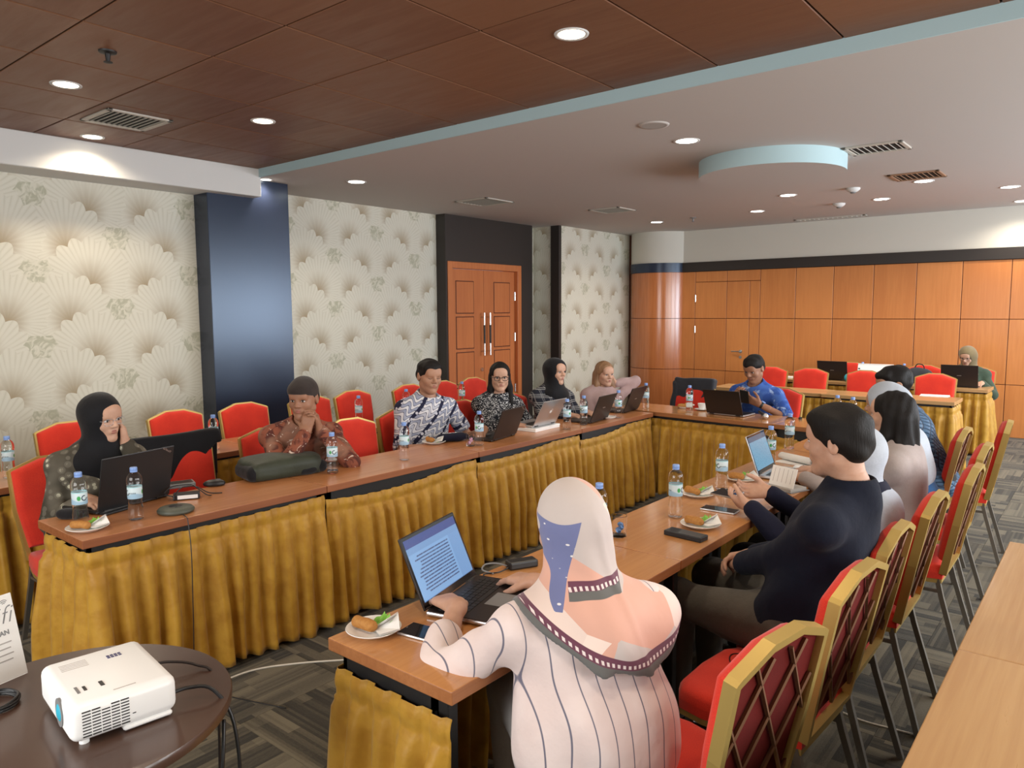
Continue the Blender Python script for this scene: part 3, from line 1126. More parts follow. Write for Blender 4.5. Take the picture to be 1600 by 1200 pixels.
# second row on the left, along the wallpaper
g2 = 'second-row chairs along the wallpapered wall'
for k, yy in enumerate((1.30, 1.93, 2.66, 3.21, 3.84, 4.34, 5.03, 5.50, 5.98)):
    chair(-5.18 if k > 4 else -5.15, yy, .02 * (k % 3 - 1), ['empty red banquet chair by the wallpaper next to a lone water bottle',
          'empty red banquet chair by the wallpaper right behind the black hijab',
          'empty red banquet chair by the wallpaper just before the dark column',
          'empty red banquet chair standing in front of the dark navy column',
          'empty red banquet chair by the wallpaper behind the man in the skull cap',
          'empty red banquet chair by the wallpaper next beyond the dark column',
          'empty red banquet chair almost hidden behind the man in blue and white batik',
          'empty red banquet chair in front of the double door',
          'empty red banquet chair behind the long-haired woman with glasses'][k])
chair(-3.26, 6.60, -PI / 2, 'red banquet chair with a dark grey jacket hung on it, at the head table')
chair(-2.42, 6.62, -PI / 2 - .05, 'red banquet chair of the man in the blue shirt')
gb = 'chairs between the two back tables'
for k, xx in enumerate((-3.42, -2.93, -2.30, -1.57)):
    chair(xx, 9.14, -PI / 2, ['empty red banquet chair behind the blue-shirted man', 'empty red banquet chair standing in front of the far dark laptop', 'empty red banquet chair in front of the white notebook', 'empty red banquet chair with its back to the green-jacketed woman'][k])
chair(-2.82, 10.52, -PI / 2, 'empty red banquet chair against the back wall by the turquoise pouch')
chair(-1.93, 10.52, -PI / 2, 'empty red banquet chair against the back wall beside the dark bag')
chair(-1.36, 10.52, -PI / 2, 'red banquet chair of the woman in the olive hijab')


# ------------------------------------------------------------------ people: smooth bodies from blended implicit shapes
class Sdf:
    def __init__(self):
        self.ops = []
        self.post = []

    def cone(self, a, b, ra, rb=None, k=.02, mode='u'):
        a, b = np.array(a, float), np.array(b, float)
        rb = ra if rb is None else rb
        m = max(ra, rb)
        self.ops.append(('c', a, b, ra, rb, k, mode, np.minimum(a, b) - m, np.maximum(a, b) + m))
        return self

    def ell(self, c, r, R=None, k=.02, mode='u'):
        c, r = np.array(c, float), np.array(r, float)
        m = r.max()
        self.ops.append(('e', c, r, R, None, k, mode, c - m, c + m))
        return self

    def rbx(self, c, half, r, R=None, k=.02, mode='u'):
        c, half = np.array(c, float), np.array(half, float)
        m = np.linalg.norm(half) + r
        self.ops.append(('b', c, half, R, r, k, mode, c - m, c + m))
        return self

    def cut(self, n, off):
        self.post.append((np.array(n, float), off))
        return self

    def grown(self, g):
        s = Sdf()
        for o in self.ops:
            if o[0] == 'c':
                s.cone(o[1], o[2], o[3] + g, o[4] + g, o[5], o[6])
            else:
                s.ell(o[1], o[2] + g, o[3], o[5], o[6])
        s.post = list(self.post)
        return s

    def field(self, lo, hi, h):
        lo, hi = np.array(lo, float), np.array(hi, float)
        n = np.ceil((hi - lo) / h).astype(int) + 1
        ax = [(lo[i] + np.arange(n[i]) * h).astype(np.float32) for i in range(3)]
        D = np.full(n, .3, np.float32)
        for (t, A, B, ra, rb, k, mode, bl, bh) in self.ops:
            mg = k + 2.5 * h
            i0 = np.clip(np.floor((bl - mg - lo) / h).astype(int), 0, n)
            i1 = np.clip(np.ceil((bh + mg - lo) / h).astype(int) + 1, 0, n)
            if (i1 <= i0).any():
                continue
            sl = tuple(slice(i0[i], i1[i]) for i in range(3))
            X = ax[0][sl[0]][:, None, None]
            Y = ax[1][sl[1]][None, :, None]
            Z = ax[2][sl[2]][None, None, :]
            if t == 'c':
                d = B - A
                L2 = max(float(d @ d), 1e-9)
                px, py, pz = X - A[0], Y - A[1], Z - A[2]
                tt = np.clip((px * d[0] + py * d[1] + pz * d[2]) / L2, 0, 1)
                q = np.sqrt((px - tt * d[0]) ** 2 + (py - tt * d[1]) ** 2 + (pz - tt * d[2]) ** 2) - (ra + (rb - ra) * tt)
            else:
                px, py, pz = X - A[0], Y - A[1], Z - A[2]
                R = ra
                if R is not None:
                    px, py, pz = (px * R[0, 0] + py * R[1, 0] + pz * R[2, 0], px * R[0, 1] + py * R[1, 1] + pz * R[2, 1], px * R[0, 2] + py * R[1, 2] + pz * R[2, 2])
                if t == 'b':
                    q = np.sqrt(np.maximum(abs(px) - B[0], 0) ** 2 + np.maximum(abs(py) - B[1], 0) ** 2 + np.maximum(abs(pz) - B[2], 0) ** 2) + np.minimum(np.maximum(np.maximum(abs(px) - B[0], abs(py) - B[1]), abs(pz) - B[2]), 0) - rb
                k0 = 0 if t == 'b' else np.sqrt((px / B[0]) ** 2 + (py / B[1]) ** 2 + (pz / B[2]) ** 2)
                k1 = 1 if t == 'b' else np.sqrt((px / B[0] ** 2) ** 2 + (py / B[1] ** 2) ** 2 + (pz / B[2] ** 2) ** 2) + 1e-6
                if t != 'b':
                    q = k0 * (k0 - 1) / k1
            cur = D[sl]
            if mode == 's':
                q = -q
                hh = np.clip(.5 - .5 * (cur - q) / k, 0, 1)
                D[sl] = cur * (1 - hh) + q * hh + k * hh * (1 - hh)
            else:
                hh = np.clip(.5 + .5 * (q - cur) / k, 0, 1)
                D[sl] = q * (1 - hh) + cur * hh - k * hh * (1 - hh)
        X, Y, Z = ax[0][:, None, None], ax[1][None, :, None], ax[2][None, None, :]
        for p in self.post:
            if callable(p[0]):
                D = p[0](D, X, Y, Z).astype(np.float32)
            else:
                D = np.maximum(D, X * p[0][0] + Y * p[0][1] + Z * p[0][2] - p[1])
        D[0], D[-1], D[:, 0], D[:, -1], D[:, :, 0], D[:, :, -1] = 1, 1, 1, 1, 1, 1
        return D, lo

    def fn(self, f):
        self.post.append((f, None))
        return self

    def bounds(self, pad=.03):
        u = [o for o in self.ops if o[6] != 's']
        return np.min([o[7] for o in u], 0) - pad, np.max([o[8] for o in u], 0) + pad

    def mesh(self, h, lo=None, hi=None):
        if lo is None:
            lo, hi = self.bounds()
        D, lo = self.field(lo, hi, h)
        return snets(D, lo, h)


def snets(D, lo, h):
    Sg = D < 0
    c = np.zeros(np.array(D.shape) - 1, np.int8)
    for a in (0, 1):
        for b in (0, 1):
            for d in (0, 1):
                c += Sg[a:D.shape[0] - 1 + a, b:D.shape[1] - 1 + b, d:D.shape[2] - 1 + d]
    act = (c > 0) & (c < 8)
    idx = np.full(act.shape, -1, np.int64)
    ijk = np.argwhere(act)
    idx[act] = np.arange(len(ijk))
    acc, cnt = np.zeros((len(ijk), 3)), np.zeros(len(ijk))
    for a in range(3):
        o = [x for x in range(3) if x != a]
        for p in (0, 1):
            for q in (0, 1):
                o1 = np.zeros(3, int)
                o1[o[0]], o1[o[1]] = p, q
                o2 = o1.copy()
                o2[a] = 1
                i1, i2 = ijk + o1, ijk + o2
                d1, d2 = D[i1[:, 0], i1[:, 1], i1[:, 2]], D[i2[:, 0], i2[:, 1], i2[:, 2]]
                x_ = (d1 < 0) != (d2 < 0)
                t = d1[x_] / (d1[x_] - d2[x_])
                ps = np.repeat(o1[None].astype(float), x_.sum(), 0)
                ps[:, a] = t
                acc[x_] += ps
                cnt[x_] += 1
    v = (ijk + acc / cnt[:, None]) * h + lo
    fs = []
    for a in range(3):
        b, d = (a + 1) % 3, (a + 2) % 3
        sl1, sl2 = [slice(1, -1)] * 3, [slice(1, -1)] * 3
        sl1[a], sl2[a] = slice(0, -1), slice(1, None)
        A, B = Sg[tuple(sl1)], Sg[tuple(sl2)]
        p = np.argwhere(A != B)
        if not len(p):
            continue
        ins = A[p[:, 0], p[:, 1], p[:, 2]]
        off = np.array([1, 1, 1])
        off[a] = 0
        p = p + off
        eb, ed = np.eye(3, dtype=int)[b], np.eye(3, dtype=int)[d]
        cs = [p - eb - ed, p - ed, p, p - eb]
        q = np.stack([idx[k[:, 0], k[:, 1], k[:, 2]] for k in cs], 1)
        q[~ins] = q[~ins][:, ::-1]
        fs.append(q)
    return v, np.concatenate(fs) if fs else np.zeros((0, 4), int)


def np_mesh(name, pieces, mats):
    """pieces: list of (verts, faces, material index)"""
    vs, fs, mi, n = [], [], [], 0
    for v, f, m in pieces:
        vs += [tuple(x) for x in np.asarray(v).tolist()]
        fl_ = [tuple(i + n for i in q) for q in (f.tolist() if hasattr(f, 'tolist') else f)]
        fs += fl_
        mi += [m] * len(fl_)
        n = len(vs)
    me = bpy.data.meshes.new(name)
    me.from_pydata(vs, [], fs)
    for m in mats:
        me.materials.append(MT[m])
    me.polygons.foreach_set('material_index', mi)
    me.polygons.foreach_set('use_smooth', [True] * len(fs))
    me.update()
    return me


def nrm(v):
    v = np.array(v, float)
    return v / max(np.linalg.norm(v), 1e-9)


def frame(yaw, pitch, roll):
    """columns right, forward, up; facing +y at yaw 0; yaw positive turns to the person's left"""
    Rz = np.array(Matrix.Rotation(yaw, 3, 'Z'))
    Rx = np.array(Matrix.Rotation(-pitch, 3, 'X'))
    Ry = np.array(Matrix.Rotation(roll, 3, 'Y'))
    return Rz @ Rx @ Ry


def skin_mat(name, c):
    x_ = MX(name, c, .5, spec=.35)
    n1 = x_.noise(x_.coord(), 60., 3.)
    n2 = x_.noise(x_.coord(), 7., 2.)
    x_.set('Base Color', x_.mix(x_.step(n1 * .4 + n2 * .6, .3, .7), c, (c[0] * .86, c[1] * .80, c[2] * .76)))
    x_.set('Subsurface Weight', .08)
    x_.set('Subsurface Radius', (.01, .004, .002))
    MT[name] = x_.mat


skin_mat('skin_fair', (.56, .335, .235))
skin_mat('skin_mid', (.43, .235, .15))
skin_mat('skin_tan', (.33, .165, .10))
x = MX('hair_black', (.008, .0065, .006), .62, spec=.22)
x.bump(x.noise(x.comb(x.xyz()[0] * 260, x.xyz()[1] * 260, x.xyz()[2] * 30), 1., 2.), .004, .5)
MT['hair_black'] = x.mat
x = MX('hair_brown', (.20, .105, .05), .5, spec=.4)
p = x.xyz()
x.set('Base Color', x.mix(x.noise(x.comb(p[0] * 120, p[1] * 120, p[2] * 9), 1., 2.), (.13, .065, .03), (.36, .20, .10)))
MT['hair_brown'] = x.mat


def cloth(name, c, rough=.9, sheen=.15, var=.8, spec=.2):
    x_ = MX(name, c, rough, spec=spec, Sheen_Weight=sheen)
    n1 = x_.noise(x_.coord(), 300., 2.)
    n2 = x_.noise(x_.coord(), 11., 2.)
    x_.set('Base Color', x_.mix(x_.step(n1 * .4 + n2 * .6, .3, .7), c, tuple(v * var for v in c)))
    x_.bump(x_.noise(x_.coord(), 24., 3.), .008, .35)
    MT[name] = x_.mat
    return x_


cloth('hijab_black', (.006, .006, .008), .75)
cloth('hijab_white', (.46, .51, .58), .85, .1)
cloth('hijab_olive', (.20, .15, .075), .85, .3)
cloth('cap_brown', (.040, .030, .027), .95)
cloth('pink_coat', (.44, .31, .30), .9, .15)
cloth('grey_hood', (.30, .31, .33))
cloth('green_jacket', (.050, .075, .050), .9)
cloth('navy_shirt', (.0085, .0115, .024), .9, .03)
cloth('navy_dress', (.010, .011, .028), .85, .03)
cloth('beige_top', (.40, .34, .32), .85)
cloth('blue_dress', (.035, .13, .32), .85)
cloth('trousers_dark', (.020, .019, .020))
cloth('trousers_grey', (.105, .095, .078), .8)
cloth('jacket_black', (.008, .008, .010), .8)
cloth('jacket_grey', (.035, .037, .045), .85)
cloth('skirt_white', (.55, .52, .50))

# batik and other printed cloth
x = MX('batik_grey', (.1, .09, .07), .85, spec=.2)
c = x.coord()
d1 = x.vor(c, 24.0)
d2 = x.vor(c, 85.0)
base = x.mix(x.step(x.noise(c, 6., 2.), .4, .6), (.055, .048, .035), (.13, .115, .088))
flow = x.step(d1, .25, .2) * x.step(x.noise(c, 5.5, 1.), .46, .52)
dots = x.step(d2, .30, .22)
x.set('Base Color', x.mix(flow * (1.0 - dots * .8), x.mix(x.step(d1, .42, .36) * .4, base, (.22, .20, .16)), (.50, .48, .36)))
MT['batik_grey'] = x.mat
x = MX('batik_brown', (.15, .05, .03), .8, spec=.25)
c = x.coord()
n1, n2 = x.noise(c, 11., 3., .6, 1.5), x.noise(c, 17., 2., .5, 2.0)
b = x.mix(x.step(n1, .42, .56), (.085, .024, .018), (.24, .075, .042))
b = x.mix(x.step(x.noise(c, 5., 1.), .56, .62) * .7, b, (.28, .15, .10))
x.set('Base Color', x.mix(x.step(n2, .635, .66), b, (.55, .42, .34)))
MT['batik_brown'] = x.mat
x = MX('batik_blue', (.5, .5, .55), .8, spec=.25)
p = x.xyz()
diag = p[0] * .75 + p[2] * .66 + x.noise(x.coord(), 5., 1.) * .03
along = p[0] * .66 - p[2] * .75
band = x.m('ABSOLUTE', x.wrap(diag, .060, -.060))
wq = x.m('SINE', along * 105. + x.m('SINE', diag * 105.) * 2.2 + x.noise(x.coord(), 12., 1.) * 3.0)
tone = x.mix(x.step(wq, -.1, .1), (.30, .33, .44), (.66, .66, .68))
tone = x.mix(x.step(x.noise(x.coord(), 6., 1.), .5, .6) * .5, tone, (.66, .66, .70))
pat = x.mix(1.0 - x.step(x.m('ABSOLUTE', wq - .05), .16, .34), tone, (.025, .03, .07))
beads = x.step(x.vor(x.coord(), 30.), .36, .3)
x.set('Base Color', x.mix(x.step(band, .014, .010), pat, x.mix(beads, (.014, .016, .045), (.60, .60, .66))))
MT['batik_blue'] = x.mat
x = MX('floral_bw', (.1, .1, .1), .85, spec=.2)
n1 = x.noise(x.coord(), 48., 1., .5, 2.5)
x.set('Base Color', x.mix(x.step(n1, .57, .60), (.012, .013, .018), (.50, .50, .50)))
MT['floral_bw'] = x.mat
x = MX('plaid', (.1, .1, .1), .9, spec=.15)
p = x.xyz()
a1 = x.step(x.m('SINE', p[2] * 470.0), .0, .5) * x.step(x.m('SINE', p[2] * 105.0), -.3, .2)
a2 = x.step(x.m('SINE', p[0] * 470.0), .2, .6) * x.step(x.m('SINE', p[0] * 105.0), .1, .5)
nz = x.noise(x.coord(), 260., 1.)
x.set('Base Color', x.mix(x.m('MINIMUM', a1 * .8 + a2 * .5, 1.0) * (nz * .7 + .5), (.022, .024, .035), (.42, .42, .42)))
MT['plaid'] = x.mat
x = MX('blue_batik_shirt', (.05, .1, .3), .8, spec=.2)
n1 = x.noise(x.coord(), 9., 3., .6, 1.0)
x.set('Base Color', x.mix(x.step(n1, .55, .66), x.mix(x.step(x.noise(x.coord(), 14., 2.), .4, .6), (.030, .075, .30), (.055, .13, .42)), (.30, .42, .68)))
MT['blue_batik_shirt'] = x.mat
x = MX('quilt_blue', (.03, .07, .14), .6, spec=.35)
p = x.xyz()
qa, qb = x.m('ABSOLUTE', x.m('SINE', (p[0] + p[2] + p[1]) * 75.)), x.m('ABSOLUTE', x.m('SINE', (p[0] - p[2] + p[1]) * 75.))
qm = x.m('MINIMUM', qa, qb)
x.set('Base Color', x.mix(x.step(qm, .05, .35), (.008, .02, .045), (.045, .105, .19)))
x.bump(qm, .01, .8)
MT['quilt_blue'] = x.mat
x = MX('striped_pink', (.7, .6, .57), .85, spec=.2, Sheen_Weight=.2)
p = x.xyz()
wv = x.noise(x.comb(p[0] * 2., p[1] * 2., p[2] * 4.), 1., 1.)
st = x.m('ABSOLUTE', x.wrap(p[0] + wv * .025 + p[1] * .2, .0225, -.0225))
base = x.mix(x.step(x.noise(x.coord(), 8., 2.), .35, .65), (.78, .66, .63), (.72, .59, .56))
x.set('Base Color', x.mix(x.step(st, .0021, .0009), base, (.16, .15, .20)))
x.bump(x.noise(x.coord(), 22., 3.), .01, .4)
MT['striped_pink'] = x.mat


def hand(s, Wp, d, n, side, curl=.5, sp=0.0, spread=.0, thumb=.6):
    """Wp wrist, d along the hand, n the way the palm faces, side +1/-1 = which side the thumb leaves (d x n * side)"""
    d = nrm(d)
    n = nrm(np.array(n, float) - d * (np.array(n, float) @ d))
    a = np.cross(d, n) * side                            # towards the thumb
    Wp = np.array(Wp, float)
    k = .007
    s.cone(Wp - d * .02, Wp + d * .02, .0235, .024, k=.012)
    for t_, r_ in ((.028, .0135), (.010, .0145), (-.010, .0145), (-.027, .0125)):
        s.cone(Wp + d * .015 + a * t_ * .6, Wp + d * .085 + a * t_, .016, r_, k=.012)
    for (t_, L, r_, c2) in ((.029, .070, .0092, 0), (.0105, .079, .0095, .05), (-.0095, .073, .0092, .1), (-.028, .056, .0082, .16)):
        b = Wp + d * .088 + a * t_
        ang = .0
        q = b
        for j, (f, cc) in enumerate(((.46, .55), (.30, .85), (.24, .6))):
            ang += (curl + c2 * .5) * cc
            dd = d * math.cos(ang) + n * math.sin(ang) + a * spread * t_ * 10
            e = q + nrm(dd) * L * f
            s.cone(q, e, r_ * (1 - .07 * j), r_ * (1 - .07 * (j + 1)), k=.0035)
            q = e
    b = Wp + d * .022 + a * .024
    m1 = b + nrm(d * .62 + a * thumb + n * .35) * .043
    m2 = m1 + nrm(d * .85 + a * thumb * .35 + n * (.2 + curl * .5)) * .033
    m3 = m2 + nrm(d * .95 + n * (.2 + curl * .6)) * .024
    s.cone(b, m1, .0155, .0115, k=.009)
    s.cone(m1, m2, .0112, .0098, k=.004)
    s.cone(m2, m3, .0098, .0082, k=.004)
    pts = np.array([Wp, Wp + d * .17, Wp + a * .08, Wp - a * .06, m3])
    return pts.min(0) - .09, pts.max(0) + .09


def eyes_etc(head_T, hs, closed=False, gaze=0.0, brow='brow', women=False):
    """eye, brow and lip surfaces in head coordinates"""
    m = MB()
    for s in (-1, 1):
        if not closed:
            m.mat(1).sphere((s * .0305, .0765, .003), (.0135, .0095, .0062 + (.001 if women else 0)), 12, 8)
            m.mat(2).sphere((s * .0305 + gaze, .0830, .0026), (.0062, .0042, .0060), 10, 6)
            m.mat(3).tube([(s * .0445, .0755, .004), (s * .039, .0835, .0088), (s * .030, .0872, .0100), (s * .021, .0850, .0075), (s * .017, .080, .003)], [.0008, .0016, .0018, .0015, .0008], 6)
        else:
            m.mat(3).tube([(s * .045, .0765, .001), (s * .039, .0835, -.0022), (s * .030, .0860, -.0035), (s * .021, .0842, -.0020), (s * .017, .080, .001)], [.0007, .0015, .0017, .0014, .0007], 6)
        m.mat(3).tube([(s * .014, .0900, .0225), (s * .024, .0905, .0262), (s * .036, .0855, .0275), (s * .047, .0745, .0225)], [.0016, .0030, .0027, .0010] if not women else [.0012, .0022, .0020, .0008], 6)
    m.mat(4)
    m.tube([(-.0235, .0770, -.0555), (-.014, .0862, -.0530), (-.004, .0905, -.0505), (0, .0905, -.0515), (.004, .0905, -.0505), (.014, .0862, -.0530), (.0235, .0770, -.0555)], [.0012, .0034, .0042, .0038, .0042, .0034, .0012], 8)
    m.tube([(-.0225, .0765, -.0565), (-.013, .0855, -.0600), (0, .0890, -.0615), (.013, .0855, -.0600), (.0225, .0765, -.0565)], [.0012, .0042, .0050, .0042, .0012], 8)
    vs = (np.array(m.v) * hs) @ head_T[0].T + head_T[1]
    return vs, m


def head_sdf(s, R, c, hs, ears=True, neck=None):
    def P(p):
        return R @ (np.array(p, float) * hs) + c

    def E(p, r, k, mode='u'):
        s.ell(P(p), np.array(r) * hs, R, k * hs, mode)

    def Cn(a, b, ra, rb, k):
        s.cone(P(a), P(b), ra * hs, rb * hs, k * hs)
    E((0, -.014, .030), (.0745, .094, .084), .02)
    E((0, .022, -.026), (.0605, .066, .084), .035)
    for q in (-1, 1):
        Cn((q * .050, -.002, -.055), (q * .012, .060, -.094), .019, .017, .03)
        E((q * .036, .056, -.024), (.026, .024, .024), .02)
    E((0, .066, -.096), (.021, .019, .015), .02)
    Cn((-.034, .073, .021), (.034, .073, .021), .0135, .0135, .02)
    E((0, .070, .050), (.052, .022, .032), .03)
    for q in (-1, 1):
        E((q * .0305, .0945, .001), (.0185, .0135, .0095), .012, 's')
    Cn((0, .083, .012), (0, .1035, -.021), .0075, .0115, .012)
    for q in (-1, 1):
        E((q * .0115, .0935, -.0265), (.0080, .0105, .0075), .008)
    Cn((-.016, .0785, -.055), (.016, .0785, -.055), .0105, .0105, .015)
    if ears:
        for q in (-1, 1):
            E((q * .0785, -.010, -.002), (.0085, .0185, .031), .006)
            E((q * .0865, -.006, .001), (.005, .010, .018), .004, 's')
    if neck is not None:
        s.cone(P((0, -.024, -.055)), neck, .050 * hs, .056, k=.03)


def fold_fn(amp, seed, fr=38.0):
    rs = np.random.RandomState(seed)
    W_ = [(rs.normal(size=3), rs.uniform(0, 6.28)) for _ in range(5)]

    def f(D, X, Y, Z):
        q = 0
        for w, ph in W_:
            w = w / np.linalg.norm(w)
            q = q + np.sin(fr * (w[0] * X + w[1] * Y + w[2] * Z) + ph + 1.5 * np.sin(14 * (w[1] * X - w[0] * Z) + ph))
        return D + q * (amp / 2.2)
    return f


PEOPLE = {}


def person(key, label, hip, face, head, hyaw=0., hpitch=0., hroll=0., hs=1.0, sh=.185, wid=1.0, skin='skin_mid', women=False,
           top='navy_shirt', trousers='trousers_dark', sleeve='long', arms=None, hair=None, hair_mat='hair_black', closed=False, gaze=0.,
           res=.009, fine=.0048, fat=1.0, neck_open=.075, collar=None, folds=.004, hem=.0, no_face=False, knees=None, seat=.465, shoulder_drop=.075, topcut=None, extra=None, seed=1, elbows=None, tname='shirt', hand_skin=True, legs_out=0.0, back_drape=False):
    """hip (x, y) on the seat, head = world centre of the head; arms: {'L': (wrist world, hand dir, palm normal, curl), 'R': ...}"""
    rz = face - PI / 2
    ca, sa = math.cos(-rz), math.sin(-rz)
    rgt = np.array((math.sin(face), -math.cos(face)))          # sit under the head: no sideways tilt
    lat = (np.array(head[:2]) - np.array(hip)) @ rgt
    hip = tuple(np.array(hip) + rgt * lat * .85)
    org = np.array((hip[0], hip[1], 0.0))

    def loc(p):
        p = np.array(p, float) - org
        return np.array((ca * p[0] - sa * p[1], sa * p[0] + ca * p[1], p[2]))

    def locd(d):
        d = np.array(d, float)
        return np.array((ca * d[0] - sa * d[1], sa * d[0] + ca * d[1], d[2]))

    Hc = loc(head)
    R = frame(hyaw, hpitch, hroll)
    Hp = np.array((0, 0, seat + .115))
    nb = Hc + np.array((0, -.035, -.158)) * hs            # base of the neck
    nb += R @ np.array((0, -.01, 0))
    spine = nb - Hp
    SL = np.linalg.norm(spine)
    sz = spine / SL
    sxv = nrm(np.cross(np.array((0, 1., 0)), sz))
    if sxv[0] < 0:
        sxv = -sxv
    syv = np.cross(sz, sxv)
    Rt = np.stack([sxv, syv, sz], 1)
    S_ = {}
    for nm, s in (('L', -1), ('R', 1)):
        S_[nm] = nb + sxv * s * sh * .95 - sz * shoulder_drop + syv * .0
    A = {}
    UA, FA = .285 * (.95 if women else 1), .255 * (.95 if women else 1)
    arms = arms or {}
    for nm, s in (('L', -1), ('R', 1)):
        if nm in arms and arms[nm]:
            w, hd_, pn, cu = arms[nm]
            w, hd_, pn = loc(w), locd(hd_), locd(pn)
        else:
            w, hd_, pn, cu = np.array((s * .12, .30, .66)), np.array((-s * .5, 1, 0)), np.array((0, 0, -1)), .4
        v = w - S_[nm]
        L = min(np.linalg.norm(v), UA + FA - .005)
        v = nrm(v)
        w = S_[nm] + v * L
        c_ = (UA ** 2 + L ** 2 - FA ** 2) / (2 * UA * L)
        c_ = max(-1, min(1, c_))
        hint = np.array(elbows[nm], float) if elbows and nm in elbows else np.array((s * .5, -.35, -.9))
        if elbows and nm in elbows:
            hint = locd(hint)
        hp_ = nrm(hint - v * (hint @ v))
        el = S_[nm] + v * UA * c_ + hp_ * UA * math.sqrt(max(0, 1 - c_ * c_))
        A[nm] = (S_[nm], el, w, hd_, pn, cu)

    # ---- trunk and limb volumes
    def trunk(s, g=0.0):
        s.ell(Hp, (.172 * wid * fat + g, .128 * fat + g, .115 + g), None, .05)
        s.ell(Hp + spine * .30 + syv * .012, (.150 * wid * fat + g, .112 * fat + g, .15 + g), Rt, .06)
        s.ell(Hp + spine * .66, (.163 * wid + g, .112 * fat + g, .165 + g), Rt, .06)
        s.cone(S_['L'], S_['R'], .046 + g, .046 + g, k=.06)
        s.cone(nb - sz * .01, S_['L'], .050 + g, .040 + g, k=.05)
        s.cone(nb - sz * .01, S_['R'], .050 + g, .040 + g, k=.05)
        s.cone(nb - sz * .03 + syv * -.01, nb + sz * .03, .062 + g, .05 + g, k=.05)
        if women:
            for q in (-1, 1):
                s.ell(Hp + spine * .64 + sxv * q * .075 + syv * .085, (.062 + g, .055 + g, .062 + g), Rt, .05)

    def arm_vol(s, nm, r0, r1, r2, upto=1.0, k=.03):
        a, e, w = A[nm][:3]
        s.cone(a, e, r0, r1, k=k)
        if upto > 0:
            s.cone(e, e + (w - e) * upto, r1, r1 + (r2 - r1) * upto, k=.02)

    def legs(s, g=0.0):
        for q, nm in ((-1, 'L'), (1, 'R')):
            kx = q * (.095 + legs_out)
            hipj = np.array((q * .085, .02, seat + .09))
            kn = np.array((kx, .43, seat + .055))
            if knees and nm in knees:
                kn = loc(knees[nm])
            an = kn + np.array((0, -.02 if not knees else .0, -(kn[2] - .09)))
            s.cone(hipj, kn, .088 * fat + g, .063 + g, k=.05)
            s.cone(kn, an, .062 + g, .044 + g, k=.03)

    pieces = []
    coarse = Sdf()
    trunk(coarse, -.012)
    for nm in 'LR':
        arm_vol(coarse, nm, .044, .036, .0255)
    coarse.cone(nb, R @ (np.array((0, -.024, -.055)) * hs) + Hc, .053, .046 * hs, k=.03)
    v, f = coarse.mesh(max(res, .010))
    pieces.append((v, f, 0))
    hsd = Sdf()
    head_sdf(hsd, R, Hc, hs, hair not in ('hijab', 'hijab_back'), nb)
    lo, hi = Hc - .15 * hs, Hc + .15 * hs
    lo[2] -= .05
    v, f = hsd.mesh(fine, lo, hi)
    pieces.append((v, f, 0))
    if not no_face:
        vs, m = eyes_etc((R, Hc), hs, closed, gaze, women=women)
        for mi in range(1, 5):
            fs_ = [q for q, k_ in zip(m.f, m.mi) if k_ == mi]
            pieces.append((vs, fs_, mi))
    for nm, s in (('L', -1), ('R', 1)):
        a, e, w, hd_, pn, cu = A[nm]
        hsdf = Sdf()
        hsdf.cone(w - nrm(w - e) * .08, w, .031, .0245, k=.01)
        # thumb side: for the right hand with palm n and fingers d, thumb = n x d reversed
        sd = -1 if nm == 'R' else 1
        lo, hi = hand(hsdf, w, hd_, pn, -sd, cu)
        v, f = hsdf.mesh(.0042, lo, hi)
        pieces.append((v, f, 0))
    me = np_mesh('person', pieces, [skin, 'eye_white', 'iris', 'brow', 'lip_dark'])
    body = link('person', me, None, (hip[0], hip[1], 0), (0, 0, rz))
    tag(body, label, 'person')
    # ---- clothes
    g = .013
    if trousers:
        t_ = Sdf()
        t_.ell(Hp, (.172 * wid * fat + g * .7, .128 * fat + g * .7, .115 + g * .5), None, .05)
        legs(t_, .008)
        t_.cut((0, 0, 1), Hp[2] + .12)
        t_.fn(fold_fn(.004, seed + 5, 30))
        v, f = t_.mesh(max(res, .011))
        link('trousers', np_mesh('trousers', [(v, f, 0)], [trousers]), body)
        for q, nm in ((-1, 'L'), (1, 'R')):
            kx = q * (.095 + legs_out)
            kn = np.array((kx, .43, seat + .055)) if not (knees and nm in knees) else loc(knees[nm])
            an = np.array((kn[0], kn[1] - .02, .06))
            sh_ = Sdf()
            sh_.cone(an + (0, -.03, -.02), an + (0, .15, -.03), .038, .030, k=.03)
            sh_.cut((0, 0, -1), -.002)
            v, f = sh_.mesh(.010)
            link('shoe', np_mesh('shoe', [(v, f, 0)], ['black_plastic']), body)
    c_ = Sdf()
    trunk(c_, g)
    for nm in 'LR':
        if sleeve == 'long':
            arm_vol(c_, nm, .054, .051, .040, .93)
        elif sleeve == 'three':
            arm_vol(c_, nm, .057, .056, .050, .50)
        else:
            a, e, w = A[nm][:3]
            c_.cone(a, a + (e - a) * .92, .056, .064, k=.03)
    if extra:
        extra(c_, dict(nb=nb, Hp=Hp, sx=sxv, sy=syv, sz=sz, Hc=Hc, A=A, R=R, S=S_))
    if sleeve not in ('long', 'three'):
        for nm in 'LR':
            a, e, w = A[nm][:3]
            d = nrm(w - e)
            # open end of a short sleeve
            c_.cone(a + (e - a) * .80, a + (e - a) * 1.15, .052, .056, k=.006, mode='s')
    c_.ell(nb + sz * .055 + syv * .02, (neck_open, neck_open * .95, .062), Rt, .012, 's')
    if topcut:
        topcut(c_, dict(nb=nb, Hp=Hp, sx=sxv, sy=syv, sz=sz, Hc=Hc))
    c_.fn(fold_fn(folds, seed, 34))
    c_.cut((0, 0, -1), -(seat + .03 + hem))
    v, f = c_.mesh(res)
    shirt = link(tname, np_mesh(tname, [(v, f, 0)], [top]), body)
